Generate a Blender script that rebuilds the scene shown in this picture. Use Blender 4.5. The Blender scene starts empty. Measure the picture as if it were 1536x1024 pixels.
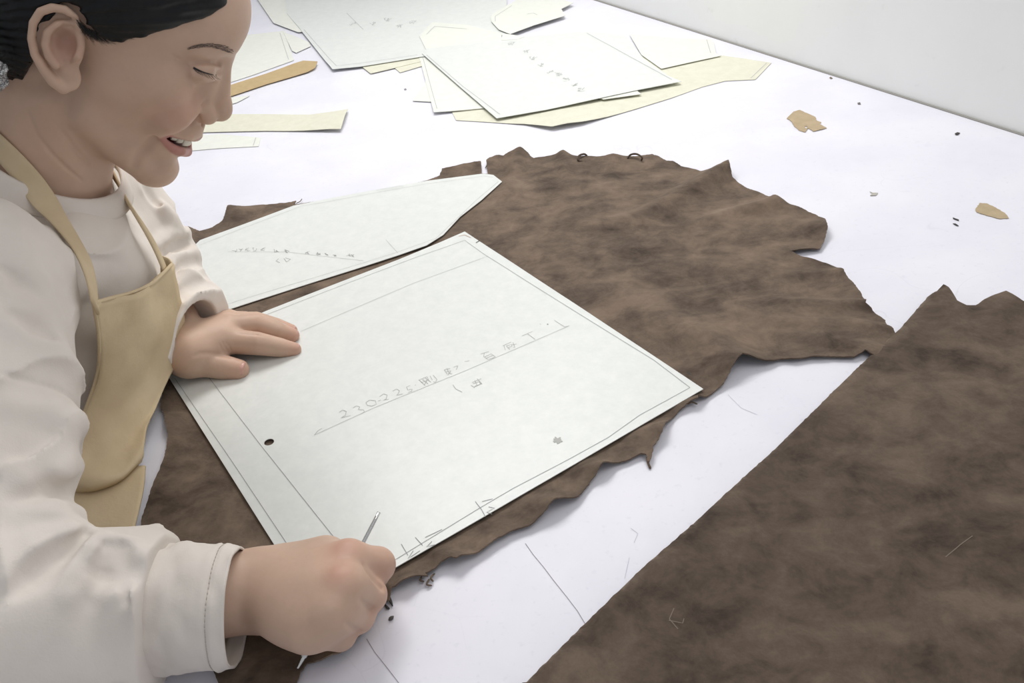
import bpy, bmesh, math, random
import numpy as np
from mathutils import Vector, geometry as mgeo

random.seed(7)
rng = np.random.RandomState(11)
f32 = np.float32
C = bpy.context.scene.collection

# ------------------------------------------------------------------ camera frame
# table top is the plane z = 0.75; the camera stands 0.50 m above it
FPX, CAMH, TZ = 1305.0, 0.50, 0.75
_n = np.array([.094, .806, .584])
UP = -_n / np.linalg.norm(_n)
FW = np.array([0, 0, 1.0]) - UP * UP[2]; FW /= np.linalg.norm(FW)
RT = np.cross(FW, UP)
M = np.array([RT, FW, UP])                       # photo axes (right, down, forward) -> room axes
CAM = np.array([0, 0, TZ + CAMH])

def ray(px, py):
    return M @ np.array([(px - 768) / FPX, (py - 512) / FPX, 1.0])
def G(px, py, d):
    """point of the room seen at a pixel, at depth d (metres)"""
    return CAM + ray(px, py) * d
def T(px, py, z=0.0):
    """point of the table plane (or z above it) seen at a pixel"""
    r = ray(px, py)
    return CAM + r * ((TZ + z - CAM[2]) / r[2])

cd = bpy.data.cameras.new('camera'); cam = bpy.data.objects.new('camera', cd); C.objects.link(cam)
bpy.context.scene.camera = cam
cd.sensor_width = 36; cd.lens = FPX / 1536 * 36; cd.clip_start = .02
from mathutils import Matrix
_r = M @ np.array([1, 0, 0.]); _u = M @ np.array([0, -1., 0]); _b = M @ np.array([0, 0, -1.])
mw = Matrix(((_r[0], _u[0], _b[0], CAM[0]), (_r[1], _u[1], _b[1], CAM[1]), (_r[2], _u[2], _b[2], CAM[2]), (0, 0, 0, 1)))
cam.matrix_world = mw

# ------------------------------------------------------------------ object helpers
def tag(o, label=None, cat=None, group=None, kind=None):
    if label: o['label'] = label
    if cat: o['category'] = cat
    if group: o['group'] = group
    if kind: o['kind'] = kind
    return o

def mesh_obj(name, verts, faces, mat, parent=None, smooth=True, origin=None):
    me = bpy.data.meshes.new(name)
    v = np.asarray(verts, dtype=float)
    if origin is not None: v = v - np.asarray(origin)
    me.from_pydata([tuple(x) for x in v], [], [tuple(x) for x in faces])
    me.update()
    if smooth:
        me.polygons.foreach_set('use_smooth', [True] * len(me.polygons))
    if mat: me.materials.append(mat)
    o = bpy.data.objects.new(name, me); C.objects.link(o)
    if origin is not None: o.location = tuple(origin)
    if parent is not None:
        o.parent = parent
        loc = Vector(o.location) - parent.location
        o.location = loc
    return o

def empty(name, loc):
    o = bpy.data.objects.new(name, None); C.objects.link(o); o.location = tuple(loc); o.empty_display_size = .02
    return o

def tube(pts, rad, seg=8, caps=True):
    """verts, faces of a tapered tube along pts"""
    pts = [np.asarray(p, float) for p in pts]
    n = len(pts)
    if np.isscalar(rad): rad = [rad] * n
    V, F = [], []
    prev = None
    for i, p in enumerate(pts):
        t = pts[min(i + 1, n - 1)] - pts[max(i - 1, 0)]; t = t / (np.linalg.norm(t) + 1e-12)
        a = prev if prev is not None else (np.array([0, 0, 1.]) if abs(t[2]) < .9 else np.array([1., 0, 0]))
        a = a - t * a.dot(t); a /= np.linalg.norm(a); prev = a
        b = np.cross(t, a)
        for s in range(seg):
            th = 2 * math.pi * s / seg
            V.append(p + (a * math.cos(th) + b * math.sin(th)) * rad[i])
    for i in range(n - 1):
        for s in range(seg):
            s2 = (s + 1) % seg
            F.append((i * seg + s, i * seg + s2, (i + 1) * seg + s2, (i + 1) * seg + s))
    if caps:
        F.append(tuple(range(seg))[::-1]); F.append(tuple((n - 1) * seg + s for s in range(seg)))
    return V, F

def join(parts):
    V, F = [], []
    for v, f in parts:
        o = len(V); V += list(v); F += [tuple(i + o for i in q) for q in f]
    return V, F

def box(lo, hi):
    x0, y0, z0 = lo; x1, y1, z1 = hi
    V = [(x, y, z) for x in (x0, x1) for y in (y0, y1) for z in (z0, z1)]
    F = [(0, 1, 3, 2), (4, 6, 7, 5), (0, 4, 5, 1), (2, 3, 7, 6), (0, 2, 6, 4), (1, 5, 7, 3)]
    return V, F

def catmull(pts, n=8):
    P = [np.asarray(p, float) for p in pts]
    P = [2 * P[0] - P[1]] + P + [2 * P[-1] - P[-2]]
    out = []
    for i in range(1, len(P) - 2):
        for k in range(n):
            t = k / n
            out.append(.5 * ((2 * P[i]) + (-P[i-1] + P[i+1]) * t + (2*P[i-1] - 5*P[i] + 4*P[i+1] - P[i+2]) * t*t + (-P[i-1] + 3*P[i] - 3*P[i+1] + P[i+2]) * t**3))
    out.append(P[-2])
    return out

# ------------------------------------------------------------------ cheap smooth noise (numpy)
_tab = rng.rand(32, 32, 32).astype(f32) * 2 - 1
def vnoise(P, freq=1.0, seed=0):
    p = P * freq + seed * 7.31
    i = np.floor(p).astype(np.int32); f = (p - i).astype(f32); f = f * f * (3 - 2 * f)
    x0, y0, z0 = (i[..., 0] & 31), (i[..., 1] & 31), (i[..., 2] & 31)
    x1, y1, z1 = (x0 + 1) & 31, (y0 + 1) & 31, (z0 + 1) & 31
    fx, fy, fz = f[..., 0], f[..., 1], f[..., 2]
    def l(a, b, t): return a + (b - a) * t
    return l(l(l(_tab[x0, y0, z0], _tab[x1, y0, z0], fx), l(_tab[x0, y1, z0], _tab[x1, y1, z0], fx), fy),
             l(l(_tab[x0, y0, z1], _tab[x1, y0, z1], fx), l(_tab[x0, y1, z1], _tab[x1, y1, z1], fx), fy), fz)
def fbm(P, freq, oct=3, seed=0):
    s = 0; a = 1
    for k in range(oct):
        s = s + a * vnoise(P, freq * 2**k, seed + k); a *= .5
    return s

# ------------------------------------------------------------------ distance-field modelling
class Field:
    """a body described by blended shapes; mesh() returns one continuous surface"""
    def __init__(s): s.ops = []
    def add(s, fn, lo, hi, mode='u', k=.01):
        s.ops.append((fn, np.minimum(lo, hi), np.maximum(lo, hi), mode, k)); return s
    def rc(s, a, b, ra, rb=None, mode='u', k=.01):
        a = np.asarray(a, float); b = np.asarray(b, float)
        if rb is None: rb = ra
        ba = b - a; l2 = max(ba.dot(ba), 1e-12)
        def fn(P):
            pa = P - a.astype(f32)
            h = np.clip((pa @ ba.astype(f32)) / f32(l2), 0, 1)
            q = pa - h[..., None] * ba.astype(f32)
            return np.sqrt((q * q).sum(-1)) - (ra + (rb - ra) * h)
        r = max(ra, rb)
        return s.add(fn, np.minimum(a, b) - r, np.maximum(a, b) + r, mode, k)
    def chain(s, pts, rad, mode='u', k=.004):
        """several tapered capsules that act as ONE shape"""
        pts = [np.asarray(p, float) for p in pts]
        if np.isscalar(rad): rad = [rad] * len(pts)
        def fn(P):
            d = None
            for i in range(len(pts) - 1):
                a, b = pts[i].astype(f32), pts[i + 1].astype(f32); ba = b - a
                pa = P - a; h = np.clip((pa @ ba) / f32(max(ba.dot(ba), 1e-12)), 0, 1)
                q = pa - h[..., None] * ba
                e = np.sqrt((q * q).sum(-1)) - (rad[i] + (rad[i+1] - rad[i]) * h)
                d = e if d is None else np.minimum(d, e)
            return d
        A = np.array(pts); r = max(rad)
        return s.add(fn, A.min(0) - r, A.max(0) + r, mode, k)
    def ell(s, c, r, R=None, mode='u', k=.01):
        """ellipsoid at c with semi-axes r along the columns of R"""
        c = np.asarray(c, float); r = np.asarray(r, float); R = np.eye(3) if R is None else np.asarray(R)
        def fn(P):
            q = (P - c.astype(f32)) @ R.astype(f32)
            k0 = np.sqrt(((q / r.astype(f32)) ** 2).sum(-1)); k1 = np.sqrt(((q / (r * r).astype(f32)) ** 2).sum(-1))
            return k0 * (k0 - 1) / np.maximum(k1, 1e-6)
        e = np.sqrt(((R * r) ** 2).sum(1))
        return s.add(fn, c - e, c + e, mode, k)
    @staticmethod
    def apply(d, e, mode, k):
        if mode == 'u':
            h = np.clip(.5 + .5 * (d - e) / k, 0, 1); return d + (e - d) * h - k * h * (1 - h)
        if mode == 's':
            e = -e; h = np.clip(.5 - .5 * (d - e) / k, 0, 1); return d + (e - d) * h + k * h * (1 - h)
        if mode == 'i':
            h = np.clip(.5 - .5 * (d - e) / k, 0, 1); return d + (e - d) * h + k * h * (1 - h)
        if mode == 'd':
            return d + e
    def evalb(s, P, lo, hi, margin):
        """P (nb,m,3) with block bounds lo,hi (nb,3)"""
        d = np.full(P.shape[:2], 1.0, f32)
        for fn, a, b, mode, k in s.ops:
            mg = margin + k
            m = np.all((hi > a - mg) & (lo < b + mg), axis=1)
            if mode == 'i': m[:] = True
            if not m.any(): continue
            Q = P[m]
            d[m] = s.apply(d[m], fn(Q).astype(f32), mode, f32(k))
        return d
    def at(s, P):
        P = np.asarray(P, f32).reshape(-1, 1, 3)
        return s.evalb(P, P[:, 0], P[:, 0], .05)[:, 0]
    def bounds(s):
        A = [o for o in s.ops if o[3] == 'u']
        return np.min([o[1] for o in A], 0), np.max([o[2] for o in A], 0)
    def mesh(s, vox, lo=None, hi=None):
        b0, b1 = s.bounds()
        lo = b0 - .02 if lo is None else np.asarray(lo); hi = b1 + .02 if hi is None else np.asarray(hi)
        B = 8; bs = B * vox
        nb = np.ceil((hi - lo) / bs).astype(int)
        I = np.stack(np.meshgrid(*[np.arange(n) for n in nb], indexing='ij'), -1).reshape(-1, 3)
        keep = []
        for c0 in range(0, len(I), 40000):
            J = I[c0:c0 + 40000]; ctr = (lo + (J + .5) * bs).astype(f32)
            d = s.evalb(ctr[:, None], ctr - bs/2, ctr + bs/2, bs * 2)[:, 0]
            keep.append(J[np.abs(d) < bs * 1.5])
        I = np.concatenate(keep)
        g = np.arange(B + 1)
        off = np.stack(np.meshgrid(g, g, g, indexing='ij'), -1).reshape(-1, 3)
        NC = nb * B + 2
        def gid(a): return (a[..., 0].astype(np.int64) * NC[1] + a[..., 1]) * NC[2] + a[..., 2]
        cid, cpos, quads = [], [], []
        corners = off.reshape(B + 1, B + 1, B + 1, 3)
        edges = []
        cc = [(x, y, z) for x in (0, 1) for y in (0, 1) for z in (0, 1)]
        for i in range(8):
            for j in range(i + 1, 8):
                if sum(abs(cc[i][q] - cc[j][q]) for q in range(3)) == 1: edges.append((i, j))
        for c0 in range(0, len(I), 1500):
            J = I[c0:c0 + 1500]
            gi = J[:, None, :] * B + off[None]
            P = (lo + gi * vox).astype(f32)
            bl = (lo + J * bs).astype(f32)
            d = s.evalb(P, bl, bl + f32(bs), .035).reshape(-1, B + 1, B + 1, B + 1)
            ok = (d.min((1, 2, 3)) < 0) & (d.max((1, 2, 3)) > 0)
            d = d[ok]; J = J[ok]
            if not len(J): continue
            sgn = d < 0
            cs = [sgn[:, x:x+B, y:y+B, z:z+B] for x, y, z in cc]
            tot = sum(c.astype(np.int8) for c in cs)
            act = np.argwhere((tot > 0) & (tot < 8))
            dv = np.stack([d[act[:, 0], act[:, 1] + x, act[:, 2] + y, act[:, 3] + z] for x, y, z in cc], 1)
            acc = np.zeros((len(act), 3)); cnt = np.zeros(len(act))
            for i, j in edges:
                m = (dv[:, i] < 0) != (dv[:, j] < 0)
                t = np.zeros(len(act)); t[m] = dv[m, i] / (dv[m, i] - dv[m, j])
                p = np.array(cc[i])[None] + t[:, None] * (np.array(cc[j]) - np.array(cc[i]))[None]
                acc[m] += p[m]; cnt[m] += 1
            cell = J[act[:, 0]] * B + act[:, 1:]
            cid.append(gid(cell)); cpos.append(lo + (cell + acc / cnt[:, None]) * vox)
            for ax in range(3):
                sl0 = [slice(0, B)] * 3; sl1 = [slice(0, B)] * 3; sl1[ax] = slice(1, B + 1)
                a = sgn[(slice(None),) + tuple(sl0)]; b = sgn[(slice(None),) + tuple(sl1)]
                w = np.argwhere(a != b)
                if not len(w): continue
                fl = a[w[:, 0], w[:, 1], w[:, 2], w[:, 3]]
                base = J[w[:, 0]] * B + w[:, 1:]
                u, v = (ax + 1) % 3, (ax + 2) % 3
                du = np.zeros(3, int); du[u] = 1; dw = np.zeros(3, int); dw[v] = 1
                q = np.stack([gid(base), gid(base - du), gid(base - du - dw), gid(base - dw)], 1)
                q[~fl] = q[~fl][:, ::-1]
                quads.append(q)
        cid = np.concatenate(cid); cpos = np.concatenate(cpos); quads = np.concatenate(quads)
        order = np.argsort(cid); sid = cid[order]
        ix = np.searchsorted(sid, quads); ix[ix >= len(sid)] = 0
        good = (sid[ix] == quads).all(1)
        F = order[ix[good]]
        return cpos, F

def field_obj(name, V, F, mat, parent=None, origin=(0, 0, 0), cols=None):
    V = np.asarray(V) - np.asarray(origin)
    me = bpy.data.meshes.new(name)
    me.vertices.add(len(V)); me.vertices.foreach_set('co', V.astype(f32).ravel())
    F = np.asarray(F)
    me.loops.add(F.size); me.loops.foreach_set('vertex_index', F.astype(np.int32).ravel())
    me.polygons.add(len(F)); me.polygons.foreach_set('loop_start', (np.arange(len(F)) * 4).astype(np.int32))
    me.polygons.foreach_set('use_smooth', np.ones(len(F), bool))
    me.update(calc_edges=True); me.validate()
    if cols is not None:
        at = me.color_attributes.new('Tone', 'FLOAT_COLOR', 'POINT')
        c = np.ones((len(V), 4), f32); c[:, :3] = cols
        at.data.foreach_set('color', c.ravel())
    me.materials.append(mat)
    o = bpy.data.objects.new(name, me); C.objects.link(o); o.location = tuple(origin)
    if parent is not None:
        o.parent = parent; o.location = Vector(o.location) - parent.location
    return o

# ------------------------------------------------------------------ materials
class NM:
    def __init__(s, name):
        s.m = bpy.data.materials.new(name); s.m.use_nodes = True; s.t = s.m.node_tree
        s.b = s.t.nodes['Principled BSDF']
    def n(s, typ, **kw):
        nd = s.t.nodes.new(typ)
        for k, v in kw.items():
            if hasattr(nd, k) and k not in ('Scale',): setattr(nd, k, v)
            else: nd.inputs[k].default_value = v
        return nd
    def l(s, a, b): s.t.links.new(a, b)
    def coord(s, scale=(1, 1, 1), rot=(0, 0, 0)):
        tc = s.n('ShaderNodeTexCoord'); mp = s.n('ShaderNodeMapping')
        mp.inputs['Scale'].default_value = scale; mp.inputs['Rotation'].default_value = rot
        s.l(tc.outputs['Object'], mp.inputs[0]); return mp.outputs[0]
    def noise(s, co, scale, detail=4, rough=.55, dist=0):
        nd = s.n('ShaderNodeTexNoise'); nd.inputs['Scale'].default_value = scale; nd.inputs['Detail'].default_value = detail
        nd.inputs['Roughness'].default_value = rough; nd.inputs['Distortion'].default_value = dist
        s.l(co, nd.inputs['Vector']); return nd.outputs['Fac']
    def ramp(s, fac, stops):
        r = s.n('ShaderNodeValToRGB'); e = r.color_ramp.elements
        while len(e) < len(stops): e.new(.5)
        for i, (p, c) in enumerate(stops): e[i].position = p; e[i].color = (*c, 1)
        s.l(fac, r.inputs[0]); return r.outputs[0]
    def mix(s, fac, a, b, typ='MIX'):
        m = s.n('ShaderNodeMix', data_type='RGBA', blend_type=typ)
        for v, i in ((fac, 0), (a, 6), (b, 7)):
            if hasattr(v, 'is_linked') or hasattr(v, 'links'): s.l(v, m.inputs[i])
            else: m.inputs[i].default_value = v if i == 0 else (*v, 1)
        return m.outputs[2]
    def math(s, op, a, b=None):
        m = s.n('ShaderNodeMath', operation=op)
        for i, v in enumerate((a, b)):
            if v is None: continue
            if hasattr(v, 'links'): s.l(v, m.inputs[i])
            else: m.inputs[i].default_value = v
        return m.outputs[0]
    def bump(s, h, strength, dist=.001, prev=None):
        b = s.n('ShaderNodeBump'); b.inputs['Strength'].default_value = strength; b.inputs['Distance'].default_value = dist
        s.l(h, b.inputs['Height'])
        if prev is not None: s.l(prev, b.inputs['Normal'])
        s.l(b.outputs[0], s.b.inputs['Normal']); return b.outputs[0]
    def col(s, c):
        if hasattr(c, 'links'): s.l(c, s.b.inputs['Base Color'])
        else: s.b.inputs['Base Color'].default_value = (*c, 1)
    def set(s, **k):
        for a, v in k.items(): s.b.inputs[a.replace('_', ' ')].default_value = v
        return s
def flat(name, c, rough=.6, **kw):
    q = NM(name); q.col(c); q.set(Roughness=rough, **kw); return q.m
def sr(r, g, b):
    return tuple(((x/255)/12.92 if x/255 <= .04045 else (((x/255)+.055)/1.055)**2.4) for x in (r, g, b))
# ================================================================== materials of the place
def m_table():
    q = NM('white_worktop'); co = q.coord()
    a = q.noise(co, 9, 4); b = q.noise(co, 160, 3, .6); d = q.noise(co, 38, 5, .65, .6)
    base = q.ramp(a, [(.35, sr(226, 225, 234)), (.65, sr(233, 232, 239))])
    sp = q.ramp(b, [(.60, (0, 0, 0)), (.72, (1, 1, 1))])
    scr = q.ramp(d, [(.66, (0, 0, 0)), (.70, (1, 1, 1))])
    c = q.mix(q.math('MULTIPLY', sp, .35), base, sr(212, 211, 222))
    c = q.mix(q.math('MULTIPLY', scr, .12), c, sr(196, 194, 205))
    # faint scratch lines
    v = q.n('ShaderNodeTexVoronoi', feature='DISTANCE_TO_EDGE'); v.inputs['Scale'].default_value = 11
    dn = q.n('ShaderNodeTexNoise'); dn.inputs['Scale'].default_value = 5; q.l(co, dn.inputs['Vector'])
    q.l(q.mix(.35, co, dn.outputs['Color']), v.inputs['Vector'])
    ln = q.ramp(v.outputs['Distance'], [(.0, (1, 1, 1)), (.006, (0, 0, 0))])
    msk = q.ramp(q.noise(co, 6, 2), [(.52, (0, 0, 0)), (.6, (1, 1, 1))])
    c = q.mix(q.math('MULTIPLY', q.math('MULTIPLY', ln, msk), .16), c, sr(170, 168, 178))
    q.col(c); q.set(Roughness=.42); q.b.inputs['Specular IOR Level'].default_value = .35
    q.bump(d, .12, .0006); return q.m
def m_wall():
    q = NM('plaster_wall'); co = q.coord()
    c = q.ramp(q.noise(co, 3, 5), [(.3, sr(240, 241, 238)), (.7, sr(248, 249, 246))])
    s = q.ramp(q.noise(co, 40, 3), [(.68, (0, 0, 0)), (.76, (1, 1, 1))])
    c = q.mix(q.math('MULTIPLY', s, .12), c, sr(170, 170, 165))
    q.col(c); q.set(Roughness=.8); q.bump(q.noise(co, 60, 4), .15, .002); return q.m
def m_leather(name, lo, hi, seed):
    q = NM(name); co = q.coord((1, 1, 1), (seed, seed * .7, seed)); co2 = q.coord((1.0, 1.9, 1), (0, 0, .35 + seed))
    n1 = q.noise(co2, 9, 6, .62, .5); n2 = q.noise(co, 34, 6, .7, .3); n3 = q.noise(co, 520, 3, .6)
    f = q.math('ADD', q.math('MULTIPLY', n1, .54), q.math('MULTIPLY', n2, .46))
    c = q.ramp(f, [(.38, lo), (.5, tuple(.5 * (a + b) for a, b in zip(lo, hi))), (.62, hi)])
    c = q.mix(q.math('MULTIPLY', n3, .25), c, tuple(x * .6 for x in lo))
    q.col(c); q.set(Roughness=.82)
    q.b.inputs['Specular IOR Level'].default_value = .25
    q.b.inputs['Sheen Weight'].default_value = .35; q.b.inputs['Sheen Roughness'].default_value = .35
    q.b.inputs['Sheen Tint'].default_value = (*sr(215, 195, 170), 1)
    p = q.bump(n2, .55, .0018); q.bump(n3, .35, .0004, p); return q.m
def m_paper(name, c0, c1, rough=.5):
    q = NM(name); co = q.coord(); a = q.noise(co, 60, 6, .7); b = q.noise(co, 260, 3, .6)
    c = q.ramp(a, [(.3, c0), (.7, c1)])
    c = q.mix(q.math('MULTIPLY', b, .26), c, tuple(x * .82 for x in c0))
    q.col(c); q.set(Roughness=rough); q.b.inputs['Specular IOR Level'].default_value = .4
    p = q.bump(q.noise(co, 55, 4), .25, .0008); q.bump(b, .12, .0002, p); return q.m
M_TABLE, M_WALL = m_table(), m_wall()
M_HIDE1 = m_leather('brown_suede', sr(70, 58, 49), sr(132, 114, 98), .2)
M_HIDE2 = m_leather('dark_brown_suede', sr(62, 51, 43), sr(114, 98, 84), 1.1)
M_CARD = m_paper('pattern_card', sr(220, 223, 219), sr(230, 232, 228), .36)
M_CARD2 = m_paper('cream_card', sr(226, 227, 218), sr(235, 236, 227), .5)
M_CARD3 = m_paper('yellowed_card', sr(216, 214, 194), sr(228, 227, 208), .55)
M_KRAFT = m_paper('kraft_card', sr(184, 160, 118), sr(198, 174, 132), .6)
M_SCRAP = m_paper('torn_kraft', sr(170, 152, 122), sr(192, 172, 140), .8)
M_PENCIL = flat('pencil_grey', sr(150, 152, 152), .7)
M_PENCIL_F = flat('faint_pencil', sr(184, 186, 184), .7)
M_MARKDARK = flat('dark_mark', sr(62, 58, 56), .8)
M_EDGE = flat('card_edge', sr(120, 118, 108), .8)

# ================================================================== wall, floor
wd = np.array([.682 - .277, 1.013 - 1.819, 0]); 
A0, A1 = T(915, 7), T(1536, 203)
wd = (A1 - A0) / np.linalg.norm(A1 - A0)                   # along the wall, towards the camera
wn = np.array([-wd[1], wd[0], 0]);                         # away from the table
if wn[0] < 0: wn = -wn
def wpt(s, o, z): return A0 + wd * s + wn * o + np.array([0, 0, z - A0[2]])
def prism(quad, z0, z1):
    V = [(p[0], p[1], z0) for p in quad] + [(p[0], p[1], z1) for p in quad]
    n = len(quad)
    F = [tuple(range(n))[::-1], tuple(range(n, 2 * n))] + [(i, (i + 1) % n, n + (i + 1) % n, n + i) for i in range(n)]
    return V, F
V, F = prism([wpt(-2.6, 0.0015, 0), wpt(2.4, 0.0015, 0), wpt(2.4, .12, 0), wpt(-2.6, .12, 0)], 0, 2.6)
wall = mesh_obj('wall_right', V, F, M_WALL, smooth=False); tag(wall, kind='structure')
q = NM('floor_tiles'); q.col(sr(170, 168, 164)); q.set(Roughness=.5)
V, F = prism([wpt(-2.6, .12, 0), wpt(2.4, .12, 0), wpt(2.4, -3.2, 0), wpt(-2.6, -3.2, 0)], -.05, 0)
fl = mesh_obj('floor', V, F, q.m, smooth=False); tag(fl, kind='structure')

# ================================================================== the work table (its long side runs along the wall)
te = -float(np.dot(np.array([-.425, .60, 0]) - A0, wn))    # width of the top, wall to the woman's edge
tq = [wpt(-1.2, 0, 0), wpt(1.75, 0, 0), wpt(1.75, -te, 0), wpt(-1.2, -te, 0)]
table = empty('work_table', wpt(.3, -te / 2, 0)); tag(table, 'large white-painted work table running along the wall under everything', 'table')
V, F = prism(tq, TZ - .035, TZ)
me = mesh_obj('table_top', V, F, M_TABLE, table, smooth=False, origin=table.location)
bv = me.modifiers.new('bevel', 'BEVEL'); bv.width = .002; bv.segments = 2
for s_ in (-1.1, 1.65):
    for o_ in (-.08, -te + .08):
        p = wpt(s_, o_, 0)
        V, F = prism([p + np.array([a, b, 0]) for a, b in ((-.03, -.03), (.03, -.03), (.03, .03), (-.03, .03))], 0, TZ - .035)
        mesh_obj('leg', V, F, M_WALL, table, smooth=False, origin=table.location)

# ------------------------------------------------------------------ flat pieces
def strip(pts, w, z, step=.004):
    """thin flat line (verts, faces) through table-plane points, at height z above the table (number or function)"""
    P = [np.asarray(p, float) for p in pts]; out = [P[0]]
    for a, b in zip(P, P[1:]):
        n = max(1, int(np.linalg.norm(b - a) / step))
        for k in range(1, n + 1): out.append(a + (b - a) * k / n)
    V, F = [], []
    for i, p in enumerate(out):
        t = out[min(i + 1, len(out) - 1)] - out[max(i - 1, 0)]; t = t[:2] / (np.linalg.norm(t[:2]) + 1e-9)
        n = np.array([-t[1], t[0]]) * w / 2
        zz = z(p) if callable(z) else z
        V.append((p[0] + n[0], p[1] + n[1], TZ + zz)); V.append((p[0] - n[0], p[1] - n[1], TZ + zz))
        if i: j = 2 * i; F.append((j - 2, j - 1, j + 1, j))
    return V, F

def cdt(poly, inner, holes=()):
    vs = [Vector((p[0], p[1])) for p in poly]; n = len(vs)
    edges = [(i, (i + 1) % n) for i in range(n)]
    for h in holes:
        b = len(vs); vs += [Vector((p[0], p[1])) for p in h]
        edges += [(b + i, b + (i + 1) % len(h)) for i in range(len(h))]
    vs += [Vector((p[0], p[1])) for p in inner]
    r = mgeo.delaunay_2d_cdt(vs, edges, [], 0, 1e-7)
    return r[0], r[1], r[2]

def in_poly(P, poly):
    x, y = P[:, 0], P[:, 1]; ins = np.zeros(len(P), bool); n = len(poly)
    for i in range(n):
        x1, y1 = poly[i]; x2, y2 = poly[(i + 1) % n]
        c = ((y1 > y) != (y2 > y)) & (x < (x2 - x1) * (y - y1) / (y2 - y1 + 1e-15) + x1)
        ins ^= c
    return ins
def edge_dist(P, poly):
    d = np.full(len(P), 9.0); n = len(poly)
    for i in range(n):
        a = np.array(poly[i]); b = np.array(poly[(i + 1) % n]); ba = b - a
        h = np.clip(((P - a) @ ba) / max(ba.dot(ba), 1e-12), 0, 1)
        d = np.minimum(d, np.linalg.norm(P - a - h[:, None] * ba, axis=1))
    return d
def resample(poly, step, jag=0.0, r=None):
    out = []; n = len(poly)
    for i in range(n):
        a = np.array(poly[i], float); b = np.array(poly[(i + 1) % n], float); L = np.linalg.norm(b - a)
        k = max(1, int(L / step)); nn = np.array([-(b - a)[1], (b - a)[0]]) / (L + 1e-9)
        for j in range(k):
            o = (r.uniform(-jag, jag) if (jag and j) else 0)
            out.append(a + (b - a) * j / k + nn * o)
    return out

def sheet(name, poly2, height, thick, mat, parent=None, step=.006, jag=0.0, estep=None, holes=(), seed=1, origin=None):
    """a thin solid sheet: outline poly2 (room xy), underside height(P, d_edge) above the table, thickness thick"""
    r = random.Random(seed)
    poly = resample(poly2, estep or step, jag, r)
    A = np.array(poly); lo, hi = A.min(0), A.max(0)
    gx, gy = np.meshgrid(np.arange(lo[0], hi[0], step), np.arange(lo[1], hi[1], step))
    gx = gx + (np.arange(gx.shape[0]) % 2)[:, None] * step / 2
    Pn = np.stack([gx.ravel(), gy.ravel()], 1)
    Pn = Pn[in_poly(Pn, poly)]; Pn = Pn[edge_dist(Pn, poly) > step * .45]
    for h in holes: Pn = Pn[~in_poly(Pn, h)]
    vs, es, fs = cdt(poly, Pn, holes)
    P = np.array([(v.x, v.y) for v in vs])
    CC = np.array([P[list(f)].mean(0) for f in fs]); km = in_poly(CC, poly)
    for h in holes: km &= ~in_poly(CC, [tuple(q) for q in h])
    fs = [f for f, k_ in zip(fs, km) if k_]
    z = height(P, edge_dist(P, poly))
    n = len(P)
    th = thick(P, edge_dist(P, poly)) if callable(thick) else np.full(n, thick)
    V = [(P[i, 0], P[i, 1], TZ + z[i]) for i in range(n)] + [(P[i, 0], P[i, 1], TZ + z[i] + th[i]) for i in range(n)]
    cnt = {}
    F = []
    for f in fs:
        f = tuple(f)
        a, b, c = P[f[0]], P[f[1]], P[f[2]]
        if (b[0]-a[0])*(c[1]-a[1]) - (b[1]-a[1])*(c[0]-a[0]) < 0: f = f[::-1]
        F.append(tuple(i + n for i in f)); F.append(f[::-1])
        for i in range(len(f)):
            e = (f[i], f[(i + 1) % len(f)]); cnt[e] = 1
    for (a, b) in list(cnt):
        if (b, a) not in cnt: F.append((a, b, b + n, a + n))
    o = mesh_obj(name, V, F, mat, parent, smooth=True, origin=origin if origin is not None else (P[:, 0].mean(), P[:, 1].mean(), TZ + float(z.min())))
    me = o.data
    # keep the rim crisp
    me.set_sharp_from_angle(angle=math.radians(50))
    return o
def pp(lst, z=0.0): return [T(x, y, z)[:2] for x, y in lst]
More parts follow.
